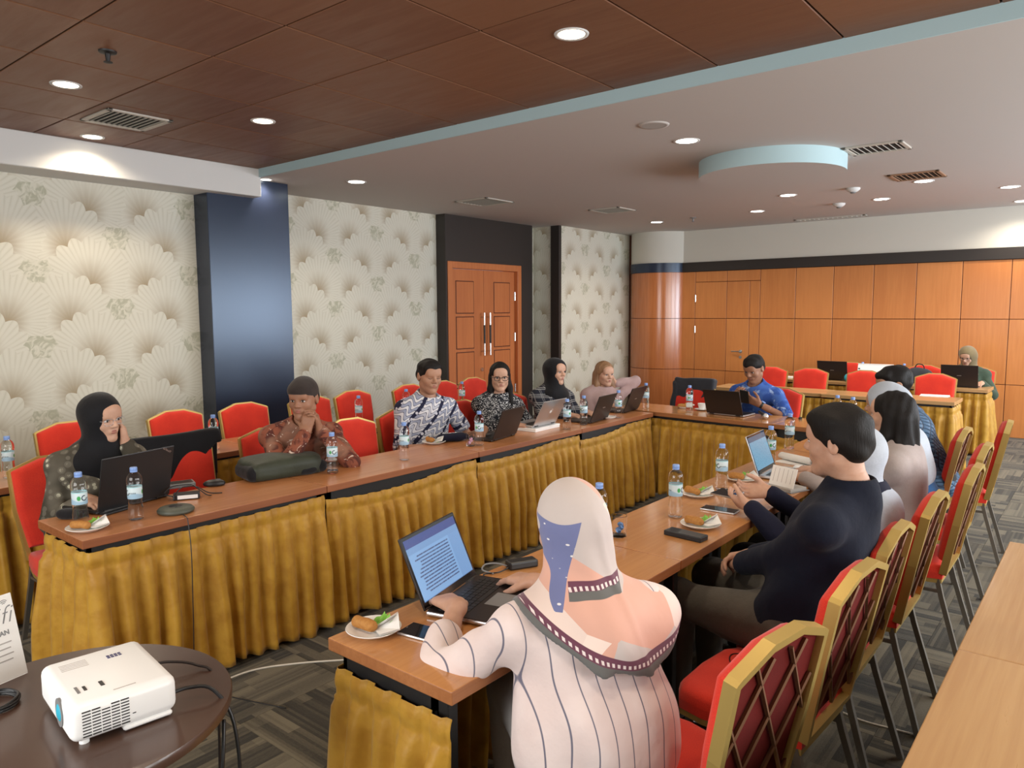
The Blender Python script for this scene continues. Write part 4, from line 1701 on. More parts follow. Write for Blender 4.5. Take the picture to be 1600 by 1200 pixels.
    if collar:
        m = MB()
        pts, rr_ = [], []
        for i in range(33):
            t_ = -2.75 + 5.5 * i / 32
            q = nb + sxv * .070 * math.sin(t_) - syv * .068 * math.cos(t_) + sz * (.012 - .030 * (1 - math.cos(t_)) * .5) + syv * .01
            pts.append(q.tolist())
            rr_.append(.013 if 2 < i < 30 else .009)
        m.tube(pts, rr_, 8)
        m.build('collar', collar, shirt, True)

    def P(p):
        return R @ (np.array(p, float) * hs) + Hc

    def hE(s, p, r, k=.02, mode='u'):
        s.ell(P(p), np.array(r) * hs, R, k, mode)

    def hC(s, a, b, ra, rb, k=.02, mode='u'):
        s.cone(P(a), P(b), ra * hs, rb * hs, k, mode)
    hn = R @ np.array((0, .73, -.68))
    if hair in ('short', 'short_thick', 'long', 'bob'):
        h_ = Sdf()
        if hair == 'short_thick':
            hE(h_, (0, -.012, .044), (.086, .099, .088))
            hE(h_, (0, -.050, -.01), (.074, .058, .060), .03)
            hE(h_, (0, .044, .076), (.066, .049, .036), .03)
        else:
            hE(h_, (0, -.016, .042), (.083, .101, .083))
            hE(h_, (0, -.045, -.005), (.074, .062, .060), .03)
            hE(h_, (0, .042, .078), (.064, .047, .030), .03)
        h_.cut(hn, .031 * hs + float(hn @ Hc))
        hE(h_, (0, .100, -.004), (.060, .048, .056), .010, 's')
        for q in (-1, 1):                                # free the ears
            hE(h_, (q * .090, .002, -.014), (.020, .022, .030), .008, 's')
        h_.fn(fold_fn(.0030, seed, 95))
        if hair in ('long', 'bob'):
            h_ = Sdf()
            hE(h_, (0, -.016, .040), (.085, .103, .086))
            hE(h_, (0, .094, .010), (.054, .060, .060), .012, 's')
            hE(h_, (0, .085, -.060), (.056, .075, .075), .012, 's')
            lowz = -.30 if hair == 'long' else -.215
            for q in (-1, 1):
                hC(h_, (q * .070, -.012, .01), (q * .080, -.004, -.10), .022, .024, .02)
                tip = P((q * .080, -.004, -.10))
                e_ = np.array((tip[0] + (.02 if hair == 'bob' else .004) * q, tip[1] + (.045 if hair == 'long' else .012), Hc[2] + lowz))
                h_.cone(tip, e_, .025, .024, .02)
            bk = P((0, -.070, -.02))
            h_.cone(bk, (bk[0], bk[1] - .012, Hc[2] + lowz + .01), .060, .055, .04)
            h_.cone(bk + (.045, .01, 0), (bk[0] + .06, bk[1] + .005, Hc[2] + lowz + .01), .045, .04, .03)
            h_.cone(bk + (-.045, .01, 0), (bk[0] - .06, bk[1] + .005, Hc[2] + lowz + .01), .045, .04, .03)
            h_.fn(lambda D, X, Y, Z: D + .0035 * np.sin(120 * X + 40 * np.sin(6 * Z) * .1) * np.clip((Hc[2] + .05 - Z) * 8, 0, 1) + .002 * np.sin(150 * Y + 9 * Z))
        v, f = h_.mesh(.006)
        link('hair', np_mesh('hair', [(v, f, 0)], [hair_mat]), body)
    elif hair == 'cap':
        h_ = Sdf()
        hE(h_, (0, -.010, .040), (.084, .105, .092))
        hE(h_, (0, .05, .062), (.064, .052, .034), .03)
        n2 = R @ nrm((0, .28, -1))
        h_.cut(n2, float(n2 @ P((0, .08, .040))))
        v, f = h_.mesh(.006)
        link('skull_cap', np_mesh('skull_cap', [(v, f, 0)], ['cap_brown']), body)
        h2 = Sdf()
        hE(h2, (0, -.018, .030), (.079, .096, .083))
        hE(h2, (0, -.045, -.005), (.073, .062, .058), .03)
        h2.cut(hn, .006 * hs + float(hn @ Hc))
        v, f = h2.mesh(.006)
        link('hair', np_mesh('hair', [(v, f, 0)], ['hair_black']), body)
    elif hair in ('hijab', 'hijab_back'):
        h_ = Sdf()
        hE(h_, (0, -.016, .034), (.093, .116, .099))
        hC(h_, (0, -.020, -.02), (0, -.010, -.105), .086, .078, .05)
        h_.cone(P((0, -.010, -.10)), nb - sz * .02 + syv * .02, .075 * hs, .092, k=.05)
        # drape over shoulders, chest and back
        h_.ell(nb - sz * .045 + syv * .015, (.150, .118, .075), Rt, .06)
        h_.ell(nb - sz * .11 + syv * .055, (.120, .085, .10), Rt, .05)
        h_.ell(nb - sz * .09 - syv * .045, (.130, .080, .10), Rt, .05)
        hE(h_, (0, .114, -.012), (.064, .080, .087), .010, 's')
        if back_drape:
            h_.ell(nb - sz * .17 - syv * .055, (.195, .105, .17), Rt, .05)
            h_.ell(nb - sz * .06 - syv * .03, (.205, .110, .10), Rt, .05)
        h_.fn(fold_fn(.0042, seed, 30))
        v, f = h_.mesh(.007 if fine < .0055 else .009)
        link('hijab', np_mesh('hijab', [(v, f, 0)], [hair_mat]), body)
    PEOPLE[key] = (body, dict(R=R, Hc=Hc, hs=hs, nb=nb, A=A, Rt=Rt, sx=sxv, sy=syv, sz=sz, Hp=Hp, shirt=shirt))
    return body


def glasses(key, mat='black_plastic', thick=.0016, half=False):
    body, d = PEOPLE[key]
    R, Hc, hs = d['R'], d['Hc'], d['hs']
    T = lambda p: Vector((R @ (np.array(p) * hs) + Hc).tolist())
    m = MB()
    for s in (-1, 1):
        pts = []
        for i in range(17):
            a = 2 * PI * i / 16
            ca_, sa_ = math.cos(a), math.sin(a)
            pts.append(T((s * .032 + .024 * math.copysign(abs(ca_) ** .7, ca_), .0985 - .05 * (abs(.032 + .024 * ca_ * s * s) ** 2) * 4, .000 + .0165 * math.copysign(abs(sa_) ** .7, sa_))))
        m.tube(pts, thick, 6)
        m.tube([T((s * .056, .088, .006)), T((s * .074, .055, .006)), T((s * .081, -.005, .004))], thick, 6)
    m.tube([T((-.009, .0975, .004)), T((0, .1005, .007)), T((.009, .0975, .004))], thick, 6)
    m.build('glasses', mat, body, True)


def wrist_band(key, nm, mat='black_plastic', face=None, back=.0, r=.0295):
    body, d = PEOPLE[key]
    a, e, w = d['A'][nm][:3]
    dr = nrm(w - e)
    c = w - dr * (.012 + back)
    m = MB()
    T = Matrix.Translation(c.tolist()) @ Vector(dr.tolist()).to_track_quat('Z', 'Y').to_matrix().to_4x4()
    m.lathe([(r - .003, -.011), (r, -.009), (r, .009), (r - .003, .011)], 24, T, False)
    o = m.build('wristwatch', mat, body, True)
    if face:
        n_ = nrm(np.array((0, 0, 1)) - dr * dr[2])
        q = c + n_ * (r - .001)
        MB().cyl(q.tolist(), (q + n_ * .008).tolist(), .019, 20).build('watch_face', face, o, True, 40)


# ------------------------------------------------------------------ the people round the tables
def V3(v):
    return (v[0], v[1], v[2])


Z = .755
# left row
h = atx(160, 653, -3.79)
person('p1', 'woman in black hijab and glasses resting her cheek on her hand, grey batik top', (-3.98, 1.40), 0.0, V3(h), math.radians(12), .12, .06, .95, .175, 1.05, 'skin_fair', True,
       'batik_grey', arms={'L': ((h.x + .045, h.y + .082, h.z - .14), (.0, -.12, 1), (-.3, -1, 0), .5), 'R': ((-3.66, 1.36, .79), (1, .1, -.1), (0, 0, -1), .3)},
       hair='hijab', hair_mat='hijab_black', elbows={'L': (-.3, .6, -.95), 'R': (-.4, -.35, -1)}, fat=1.05, seed=3, tname='blouse')
glasses('p1', 'silver', .0010)
h = atx(474, 623, -3.66)
person('p2', 'man in dark skull cap and brown batik shirt with hands clasped before his mouth', (-3.90, 2.58), -.30, V3(h), math.radians(-40), .10, .0, 1.0, .19, 1.0, 'skin_tan', False,
       'batik_brown', arms={'L': ((h.x + .10, h.y + .035, h.z - .185), (.05, -.25, .9), (-.6, -.8, .0), .75), 'R': ((h.x + .095, h.y - .06, h.z - .185), (.02, .25, .9), (-.5, .8, 0), .75)},
       hair='cap', elbows={'L': (.6, .75, -1), 'R': (.6, -.7, -1)}, seed=4, neck_open=.07)
h = atx(671, 588, -3.80)
person('p3', 'man with eyes lowered in blue and white batik shirt', (-3.90, 3.66), -.25, V3(h), math.radians(-6), .10, -.04, 1.02, .195, 1.05, 'skin_mid', False,
       'batik_blue', sleeve='short', arms={'L': ((-3.50, 3.96, .80), (.5, -.9, -.1), (0, 0, -1), .4), 'R': ((-3.60, 3.55, .72), (1, .3, -.3), (0, 0, -1), .3)},
       hair='short', closed=True, seed=5, fat=1.08, collar='batik_blue', elbows={'L': (-.1, .6, -1)})
h = atx(781, 589, -3.82)
person('p4', 'woman with long dark hair and black glasses in black and white floral blouse', (-3.94, 4.40), -.45, V3(h), math.radians(-18), .06, .0, .96, .165, .92, 'skin_fair', True,
       'floral_bw', arms={'L': ((-3.50, 4.62, .79), (1, -.3, -.1), (0, 0, -1), .5), 'R': ((-3.50, 4.32, .79), (1, .3, -.1), (0, 0, -1), .5)}, hair='long', seed=6, tname='blouse')
glasses('p4', 'black_plastic', .0022)
h = atx(868, 581, -3.82)
person('p5', 'woman in black hijab and grey plaid blazer looking aside', (-3.94, 5.10), -.35, V3(h), math.radians(12), .02, .0, .96, .17, .95, 'skin_fair', True,
       'plaid', arms={'L': ((-3.48, 5.24, .79), (1, -.3, -.1), (0, 0, -1), .5), 'R': ((-3.52, 5.02, .79), (1, .2, -.1), (0, 0, -1), .5)}, hair='hijab', hair_mat='hijab_black', seed=7, tname='blazer', neck_open=.085)
h = atx(945, 584, -3.76)
person('p6', 'woman with fair brown hair in pink coat leaning on her raised arm', (-3.92, 5.74), -.5, V3(h), math.radians(3), .10, .05, .96, .17, .95, 'skin_fair', True,
       'pink_coat', arms={'L': ((h.x + .03, h.y + .13, h.z - .10), (-.4, -.4, .9), (-.3, -1, 0), .6), 'R': ((-3.55, 5.74, .79), (1, .2, -.1), (0, 0, -1), .5)}, hair='bob', hair_mat='hair_brown', seed=8, tname='coat',
       elbows={'L': (.25, .6, -1)})
h = aty(1178, 576, 6.44)
person('p7', 'man in blue batik shirt looking down at the phone in his hands', (-2.50, 6.60), -PI / 2 - .02, V3(h), math.radians(-8), .42, .0, 1.0, .19, 1.0, 'skin_tan', False,
       'blue_batik_shirt', sleeve='short', arms={'L': ((-2.37, 6.28, .83), (-.7, -.25, .35), (-.4, .6, .5), .7), 'R': ((-2.60, 6.30, .85), (.4, -.4, .5), (.5, .5, .4), .7)}, hair='short', seed=9, collar='blue_batik_shirt',
       elbows={'L': (.9, .1, -.6), 'R': (-.9, .1, -.6)})
wrist_band('p7', 'L', 'black_plastic', 'cap_blue')
h = aty(1512, 557, 10.24)
person('p8', 'woman in olive hijab and dark green jacket typing by the back wall', (-1.40, 10.44), -PI / 2 - .05, V3(h), math.radians(-10), .35, .0, .96, .18, 1.05, 'skin_fair', True,
       'green_jacket', arms={'L': ((-1.20, 10.02, .79), (-.2, -1, -.1), (0, 0, -1), .5), 'R': ((-1.50, 10.0, .79), (.1, -1, -.1), (0, 0, -1), .5)}, hair='hijab', hair_mat='hijab_olive', seed=10, res=.011, fine=.006, tname='jacket', fat=1.1)
glasses('p8', 'black_plastic', .0014)

# right row, seen from behind and from the side
h = atx(892, 826, -1.07)


def p9_extra(s, d):
    # loose tunic: fuller back and hips
    s.ell(d['Hp'] + d['sz'] * .05 - d['sy'] * .02, (.20, .165, .15), None, .06)


P9F = PI - .60
person('p9', 'woman seen from behind in pink patterned hijab and white pinstriped tunic', (-.88, 1.60), P9F, V3(h), math.radians(10), .18, -.05, 1.0, .185, 1.08, 'skin_fair', True,
       'striped_pink', trousers='skirt_white', sleeve='three', arms={'L': ((-1.44, 1.50, .80), (-1, .35, -.1), (0, 0, -1), .5), 'R': ((-1.38, 1.80, .80), (-1, .0, -.1), (0, 0, -1), .5)}, hair=None, seed=12, 
       res=.0075, fat=1.1, no_face=True, extra=p9_extra, tname='tunic', folds=.006, elbows={'L': (.2, -.9, -.6), 'R': (.3, .9, -.6)})

x = MX('hijab_pattern', (.7, .55, .5), .75, spec=.3, Sheen_Weight=.25)
p = x.xyz()
b9, d9 = PEOPLE['p9']
nb9, Hc9 = d9['nb'], d9['Hc']
# the hem of the scarf at the back: a shallow curve from shoulder to shoulder
HEM = (nb9[2] - .135, 2.4)


def hemz(X):
    a = X - .06
    return HEM[0] + a * a * np.where(a < 0, 2.2, .8)


fcol = x.vor(x.comb(p[0] * 1.0, p[1] * .5, p[2]), 7.5, 'Color')
sp = x.split(fcol)
base = x.mix(x.step(sp[0], .45, .5), (.82, .67, .59), (.76, .61, .54))
base = x.mix(x.step(sp[1], .70, .75), base, (.68, .38, .29))
base = x.mix(x.step(sp[2], .74, .76), base, (.55, .48, .45))
# slate-blue patch with white dashes on the left of the head
u9 = (p[0] - Hc9[0]) * .965 - (p[1] - Hc9[1]) * .262
w9 = p[2] - Hc9[2]
bl = (u9 - .014 + (.045 - w9) * .26).lt(0.0) * (u9 + .095 - (.045 - w9) * .22 - x.m('SINE', w9 * 60.) * .008).gt(0.0) * w9.gt(-.15) * w9.lt(.045 + x.m('SINE', u9 * 40.) * .006)
ds_ = x.vor(x.comb(p[0] * 26., p[1] * 26., p[2] * 55.), 1.0)
base = x.mix(bl, base, x.mix(x.step(ds_, .16, .12), (.155, .175, .34), (.75, .72, .72)))
a_ = p[0] - .06
e_ = p[2] - (HEM[0] + a_ * a_ * (a_.lt(0.0) * 1.4 + .8))
bot = x.step(e_, .017, .016)
mar = x.step(e_, .041, .040)
sq = x.step(x.m('SINE', p[0] * 480.), -.1, .1) * x.step(e_, .0195, .0205) * x.step(e_, .029, .028)
border = x.mix(sq, (.14, .045, .075), (.75, .66, .64))
border = x.mix(bot, border, (.125, .125, .12))
base = x.mix(mar, base, border)
# second edge of the folded corner lying over the nape
e2 = w9 + .108 - .06 * u9
on2 = x.step(e2, -.020, -.019) * x.step(e2, .016, .015) * u9.gt(-.02) * u9.lt(.112) * p[1].lt(Hc9[1])
sq2 = x.step(x.m('SINE', p[0] * 480.), -.1, .1) * x.step(e2, -.004, -.0035) * x.step(e2, .005, .0045)
b2 = x.mix(x.step(e2, -.004, -.005), x.mix(sq2, (.14, .045, .075), (.75, .66, .64)), (.125, .125, .12))
base = x.mix(on2, base, b2)
x.set('Base Color', base)
x.bump(x.noise(x.coord(), 18., 2.), .008, .3)
MT['hijab_pattern'] = x.mat
s9 = Sdf()
R9, hs9, sz9, sy9, sx9, Rt9 = d9['R'], d9['hs'], d9['sz'], d9['sy'], d9['sx'], d9['Rt']
P9 = lambda q: R9 @ (np.array(q, float) * hs9) + Hc9
s9.ell(P9((0, -.014, .034)), (.085, .104, .100), R9, .02)
s9.cone(P9((0, -.026, -.02)), P9((0, -.025, -.11)), .078, .074, k=.05)
s9.cone(P9((0, -.020, -.10)), nb9 - sz9 * .02, .078, .100, k=.06)
# shawl: grown trunk below the neck
s9.ell(nb9 - sz9 * .05, (.168, .125, .085), Rt9, .06)
s9.ell(nb9 - sz9 * .16 - sy9 * .025, (.205, .150, .17), Rt9, .06)
s9.cone(d9['A']['L'][0] + sx9 * .03, d9['A']['R'][0] + sx9 * .012, .070, .078, k=.07)
s9.ell(nb9 - sz9 * .075 - sy9 * .10 + sx9 * .02, (.075, .045, .07), Rt9, .05)       # soft fold hanging at the nape
s9.fn(lambda D, X, Y, Z: np.maximum(D, (hemz(X) - Z) * .85))
s9.fn(lambda D, X, Y, Z: np.maximum(D, -(np.sqrt((X - Hc9[0]) ** 2 * 2.2 + (Y - Hc9[1] - .15) ** 2 + (Z - Hc9[2] + .01) ** 2) - .10)))
s9.fn(lambda D, X, Y, Z: D + .0045 * np.sin(42 * (X * .55 + (Z - nb9[2]) * .9) + 3.0 * np.sin(9 * X)) * np.clip((nb9[2] + .10 - Z) * 6, 0, 1)
      + .004 * np.sin(30 * (X - Z * .8)) * np.clip((nb9[2] + .08 - Z) * 6, 0, 1))
s9.fn(lambda D, X, Y, Z: D + .0030 * np.sin(70 * ((X - Hc9[0]) * .5 + (Z - Hc9[2]) * .35) + 2.0 * np.sin(22 * (X - Hc9[0]))) * np.clip((Hc9[2] + .06 - Z) * 10, 0, 1)
      - .004 * np.exp(-((X - Hc9[0] - .02 - (Hc9[2] + .07 - Z) * .25) / .010) ** 2) * np.clip((Hc9[2] + .075 - Z) * 20, 0, 1))
v, f = s9.mesh(.006)
link('hijab', np_mesh('hijab', [(v, f, 0)], ['hijab_pattern']), b9)

h = atx(1310, 690, -.70)
person('p10', 'man with short black hair in navy shirt sitting with his hands clasped on his lap', (-.815, 2.70), PI, V3(h), math.radians(-3), .06, .0, 1.0, .20, 1.08, 'skin_fair', False,
       'navy_shirt', trousers='trousers_grey', sleeve='long',
       arms={'L': ((-1.07, 2.655, .685), (-.55, .65, -.15), (.25, .55, -.7), .75), 'R': ((-1.06, 2.755, .700), (-.6, -.65, -.12), (.2, -.6, -.6), .75)},
       hair='short_thick', seed=13, res=.0075, fine=.0042, fat=1.12, collar='navy_shirt', folds=.005, knees={'L': (-1.27, 2.56, .535), 'R': (-1.27, 2.86, .54)},
       elbows={'L': (.5, -.6, -.7), 'R': (.5, .6, -.7)}, neck_open=.07)
wrist_band('p10', 'R', 'black_plastic')
h = atx(1338, 712, -.83)
person('p11', 'woman in white hijab and navy dress holding a phone over the table', (-.82, 3.26), PI, V3(h), .0, .10, .0, .97, .175, 1.05, 'skin_fair', True,
       'navy_dress', arms={'L': ((-1.19, 3.08, .80), (-1, .45, .05), (.1, .55, .5), .55), 'R': ((-1.19, 3.30, .825), (-1, -.5, .0), (.1, -.6, .5), .6)}, hair='hijab', back_drape=True, hair_mat='hijab_white', seed=14, tname='dress', fat=1.05,
       elbows={'L': (.4, -.4, -.9), 'R': (.4, .4, -.9)})
wrist_band('p11', 'R', 'steel', back=.005)
h = atx(1393, 648, -.86)
person('p12', 'woman with long black hair in pale beige top', (-.80, 3.98), PI, V3(h), math.radians(-10), .05, .0, .97, .17, 1.0, 'skin_fair', True,
       'beige_top', arms={'L': ((-1.22, 3.85, .79), (-1, .2, -.1), (0, 0, -1), .5), 'R': ((-1.22, 4.1, .79), (-1, -.2, -.1), (0, 0, -1), .5)}, hair='long', seed=15, tname='blouse')
h = atx(1384, 634, -.985)
person('p13', 'woman in white hijab and bright blue dress', (-.84, 4.62), PI, V3(h), math.radians(-5), .05, .0, 1.0, .18, 1.05, 'skin_mid', True,
       'blue_dress', arms={'L': ((-1.26, 4.5, .79), (-1, .2, -.1), (0, 0, -1), .5), 'R': ((-1.26, 4.75, .79), (-1, -.2, -.1), (0, 0, -1), .5)}, hair='hijab', back_drape=True, hair_mat='hijab_white', seed=16, tname='dress', fat=1.1)
h = atx(1397, 601, -1.10)
person('p14', 'man with glasses in dark blue quilted jacket bending over the table', (-.86, 5.16), PI, V3(h), math.radians(28), .30, .0, 1.0, .215, 1.2, 'skin_mid', False,
       'quilt_blue', arms={'L': ((-1.36, 5.05, .79), (-1, .2, -.1), (0, 0, -1), .5), 'R': ((-1.36, 5.3, .79), (-1, -.2, -.1), (0, 0, -1), .5)}, hair='short', seed=17, tname='jacket', fat=1.1, shoulder_drop=.07)
glasses('p14', 'black_plastic', .0014)


# ------------------------------------------------------------------ things on the tables
TZ = .75


def text_mesh(body, size, shear=0.0, align='LEFT', bold=0.0):
    cu = bpy.data.curves.new('lettering', 'FONT')
    cu.body, cu.size, cu.shear, cu.align_x, cu.offset = body, size, shear, align, bold
    cu.resolution_u = 3
    o = bpy.data.objects.new('lettering', cu)
    COL.objects.link(o)
    bpy.context.view_layer.update()
    dg = bpy.context.evaluated_depsgraph_get()
    me = bpy.data.meshes.new_from_object(o.evaluated_get(dg))
    bpy.data.objects.remove(o)
    return me


def letter(body, size, mat, parent, T, shear=0., align='LEFT', name='lettering', bold=0.):
    me = text_mesh(body, size, shear, align, bold)
    me.transform(T)
    me.materials.clear()
    me.materials.append(MT[mat])
    return link(name, me, parent)


# bottle label print: pale blue bands, wave, a dark letter and green leaf mark
x = MX('bottle_label', (.5, .7, .8), .4)
p = x.xyz()
ang = x.m('ARCTAN2', p[1], p[0])
zz = p[2] - .125
wav = x.step(zz + x.m('SINE', ang * 2.0) * .006, -.012, -.006)
base = x.mix(wav, (.34, .52, .66), (.62, .74, .78))
base = x.mix(x.step(zz, .020, .024), base, (.30, .58, .62))
for k in range(2):
    a0 = x.wrap(ang - 1.2 - 3.1416 * k + 12.566, 3.1416, -3.1416) * .031
    rr = x.m('SQRT', a0 * a0 + zz * zz)
    gring = x.step(x.m('ABSOLUTE', rr - .010), .0028, .0018) * (1.0 - a0.gt(.004) * zz.gt(.000))
    base = x.mix(gring, base, (.03, .06, .09))
    lf_ = x.m('SQRT', (a0 + .022) * (a0 + .022) + zz * zz * .6)
    base = x.mix(x.step(lf_, .009, .006), base, (.06, .36, .10))
    tx = x.m('ABSOLUTE', zz + .002).lt(.003) * a0.gt(.013) * a0.lt(.04) * x.step(x.m('SINE', a0 * 1500.), -.3, 0.)
    base = x.mix(tx, base, (.05, .10, .14))
x.set('Base Color', base)
MT['bottle_label'] = x.mat


def make_bottle():
    t = thing('water_bottle', 'x', 'bottle')
    pr = [(.001, .004), (.022, .003), (.0295, .006), (.0315, .014), (.030, .028), (.0315, .036), (.0295, .046), (.031, .054), (.0285, .066), (.0275, .082), (.0285, .096), (.0295, .105), (.0295, .148), (.031, .156),
          (.0322, .166), (.0322, .178), (.0305, .190), (.025, .202), (.017, .210), (.0135, .213), (.0130, .216), (.001, .216)]
    MB().lathe(pr, 24, None, False).build('bottle_body', 'bottle_plastic', t, True)
    MB().lathe([(.0300, .098), (.0302, .099), (.0302, .150), (.0300, .151)], 28, None, False).build('paper_label', 'bottle_label', t, True)
    c = MB().lathe([(.0145, .212), (.0150, .213), (.0150, .217), (.0142, .218), (.0150, .219), (.0150, .231), (.0138, .233), (.001, .2335)], 24, None, False)
    c.build('cap', 'cap_blue', t, True, 40)
    return t


BOT = None


def bottle(x_, y_, label, rz=0., z=TZ, group=None):
    global BOT
    if BOT is None:
        BOT = make_bottle()
        o = BOT
    else:
        o = copy_tree(BOT)
    o.location, o.rotation_euler = (x_, y_, z), (0, 0, rz)
    o['label'] = label
    return o


def at(px, py, z=TZ):
    return atz(px, py, z)


for k, (q, lb) in enumerate([
        ((127, 822), 'clear plastic water bottle with blue cap beside the snack plate by the black laptop'),
        ((213, 812), 'clear plastic water bottle with blue cap standing before the black laptop lid'),
        ((520, 740), 'clear plastic water bottle with blue cap next to the green backpack'),
        ((632, 719), 'clear plastic water bottle in front of the blue and white batik shirt'),
        ((749, 696), 'clear plastic water bottle between the tumbler and the dark laptop'),
        ((886, 671), 'clear plastic water bottle right beside the silver laptop'),
        ((912, 664), 'clear plastic water bottle in front of the grey plaid blazer'),
        ((966, 653), 'clear plastic water bottle between the two dark laptops'),
        ((1009, 638), 'clear plastic water bottle at the corner where the rows meet'),
        ((1077, 643), 'clear plastic water bottle before the hanging dark grey jacket'),
        ((936, 846), 'clear plastic water bottle half hidden by the pink patterned hijab'),
        ((1055, 808), 'clear plastic water bottle near the thick black phone'),
        ((1127, 765), 'clear plastic water bottle between two snack plates beside the clasped phone hands'),
        ((1203, 728), 'clear plastic water bottle behind the pale blue laptop screen'),
        ((1233, 702), 'clear plastic water bottle beside the rolled white papers'),
        ((1307, 664), 'water bottle on the head table half hidden behind the black-haired man in navy'),
        ((1331, 668), 'water bottle on the head table close to the long-haired woman in beige'),
        ((15, 747), 'clear plastic water bottle alone on the second-row table behind the black hijab'),
        ((335, 703), 'clear plastic water bottle on the second-row table before the dark column'),
        ((561, 672), 'clear plastic water bottle on the second-row table behind the man in the skull cap'),
        ((635, 652), 'clear plastic water bottle behind the shoulder of the blue batik shirt'),
        ((722, 640), 'clear plastic water bottle on the second-row table before the double door')]):
    c = at(*q)
    if k == 20:
        c = Vector((-4.72, atx(635, 640, -4.72).y, 0))
    if k == 21:
        c = Vector((-4.80, atx(722, 620, -4.80).y, 0))
    if k == 19:
        c = Vector((-4.66, atx(561, 660, -4.66).y, 0))
    bottle(c.x, c.y, lb, k * 1.3 + (2.2 if k < 10 else .3))
for q, lb in (((1347, 0), 'small water bottle on the back table beside the turquoise pouch'), ((1412, 0), 'small water bottle on the back table beside the white notebook')):
    c = aty(q[0], 590, 9.98)
    bottle(c.x, c.y, lb)

# ---- laptops


def screen_mat(name, kind):
    x_ = MX(name, (.02, .02, .02), .2)
    p_ = x_.xyz('Object')
    if kind == 'doc':
        u, v = p_[0], p_[2]
        top = v.gt(.186)
        rib = v.gt(.166)
        side = u.lt(-.085)
        ln = x_.step(x_.m('SINE', v * 620.), .1, .4)
        wd = x_.step(x_.noise(x_.comb(u * 320., x_.m('FLOOR', v * 98.7), 0.), 1., 1.), .38, .45)
        para = x_.noise(x_.comb(0.0, x_.m('FLOOR', v * 98.7), 3.), .8, 0.)
        inb = u.gt(-.075) * u.lt(para * .12 + .055) * v.gt(.035) * v.lt(.158)
        c_ = x_.mix(side, (.24, .47, .82), (.20, .40, .74))
        c_ = x_.mix(ln * wd * inb, c_, (.04, .08, .22))
        c_ = x_.mix(rib, c_, (.19, .38, .70))
        c_ = x_.mix(top, c_, (.03, .07, .30))
        c_ = x_.mix(v.lt(.024), c_, (.12, .26, .55))
        st = .78
    else:
        u, v = p_[0], p_[2]
        c_ = x_.mix(x_.step(x_.noise(x_.comb(u * 60., v * 200., 0.), 1., 2.), .5, .7), (.20, .46, .66), (.14, .36, .56))
        c_ = x_.mix(v.gt(.175), c_, (.06, .14, .24))
        st = .75
    x_.set('Emission Color', c_)
    x_.set('Emission Strength', st)
    MT[name] = x_.mat


screen_mat('screen_doc', 'doc')
screen_mat('screen_blue', 'blue')
simple('screen_off', (.01, .012, .018), .12)


def laptop(label, c, rz, w=.33, d=.225, th=108, body='dark_laptop', lidm=None, screen='screen_off', keys='black_plastic', z=TZ, logo=None, rim=None):
    """hinge centre c; the user sits towards local +y"""
    t = thing('laptop', label, 'laptop', (c[0], c[1], z), rz)
    bs = MB().rbox((-w / 2, 0, .003), (w / 2, d, .016), .005, 2).build('base', [rim or body], t)
    MB().rbox((-w / 2 + .004, .004, .0155), (w / 2 - .004, d - .004, .0168), .002, 1).build('deck', body if body != 'silver' else 'silver', bs)
    km = MB()
    for r_ in range(5):
        n = 14
        for k in range(n):
            if r_ == 4 and 4 <= k <= 8:
                if k == 4:
                    km.box((-w * .43 + k * w * .86 / n + .001, .030 + r_ * .0185, .0168), (-w * .43 + 9 * w * .86 / n - .001, .030 + r_ * .0185 + .016, .0184))
                continue
            km.box((-w * .43 + k * w * .86 / n + .001, .030 + r_ * .0185, .0168), (-w * .43 + (k + 1) * w * .86 / n - .001, .030 + r_ * .0185 + .016, .0184))
    km.build('keyboard', keys, bs)['kind'] = 'stuff'
    MB().box((-.05, .135, .0168), (.05, d - .012, .0174)).build('touchpad', 'grey_plastic' if body != 'silver' else 'silver', bs)
    for s in (-1, 1):
        MB().cyl((s * w * .36 - .02, -.002, .012), (s * w * .36 + .02, -.002, .012), .006, 10).build('hinge', 'black_plastic', t, True, 40)
    Tl = Matrix.Translation((0, 0, .016)) @ Matrix.Rotation(math.radians(90 - th) * -1, 4, 'X')
    lid = bpy.data.objects.new('lid', MB().rbox((-w / 2, -.007, 0), (w / 2, 0, d), .003, 2).mesh('lid', lidm or body))
    COL.objects.link(lid)
    lid.parent = t
    lid.matrix_local = Tl
    MB().box((-w / 2 + .003, -.0002, .003), (w / 2 - .003, .0006, d - .003)).build('bezel', 'black_gloss', lid)
    MB().box((-w / 2 + .012, .0005, .022), (w / 2 - .012, .0011, d - .012)).build('screen', screen, lid)
    if logo == 'fruit':
        m = MB()
        m.cyl((0, -.0075, d * .52), (0, -.007, d * .52), .014, 20)
        m.sphere((.010, -.0074, d * .52 + .021), (.006, .0006, .003), 8, 6)
        m.build('logo', 'white_plastic', lid, True, 40)
    elif logo == 'tp':
        T = Matrix.Translation((w / 2 - .045, -.0076, d - .018)) @ Matrix.Rotation(PI, 4, 'Z') @ Matrix.Rotation(math.radians(90), 4, 'X') @ Matrix.Rotation(math.radians(35), 4, 'Z') @ Matrix.Translation((-.02, -.004, 0))
        T = Matrix.Translation((w / 2 - .020, -.0076, d - .034)) @ Matrix.Rotation(PI, 4, 'Z') @ Matrix.Rotation(math.radians(90), 4, 'X') @ Matrix.Rotation(math.radians(32), 4, 'Z')
        letter('ThinkPad', .014, 'silver', lid, T, name='logo')
    elif logo == 'small':
        MB().box((-.022, -.0076, d * .5 - .003), (.022, -.007, d * .5 + .003)).build('logo', 'silver', lid)
    return t


def hdir(p0, p1):
    """rotation so that local x runs from p0 to p1"""
    return math.atan2(p1.y - p0.y, p1.x - p0.x)


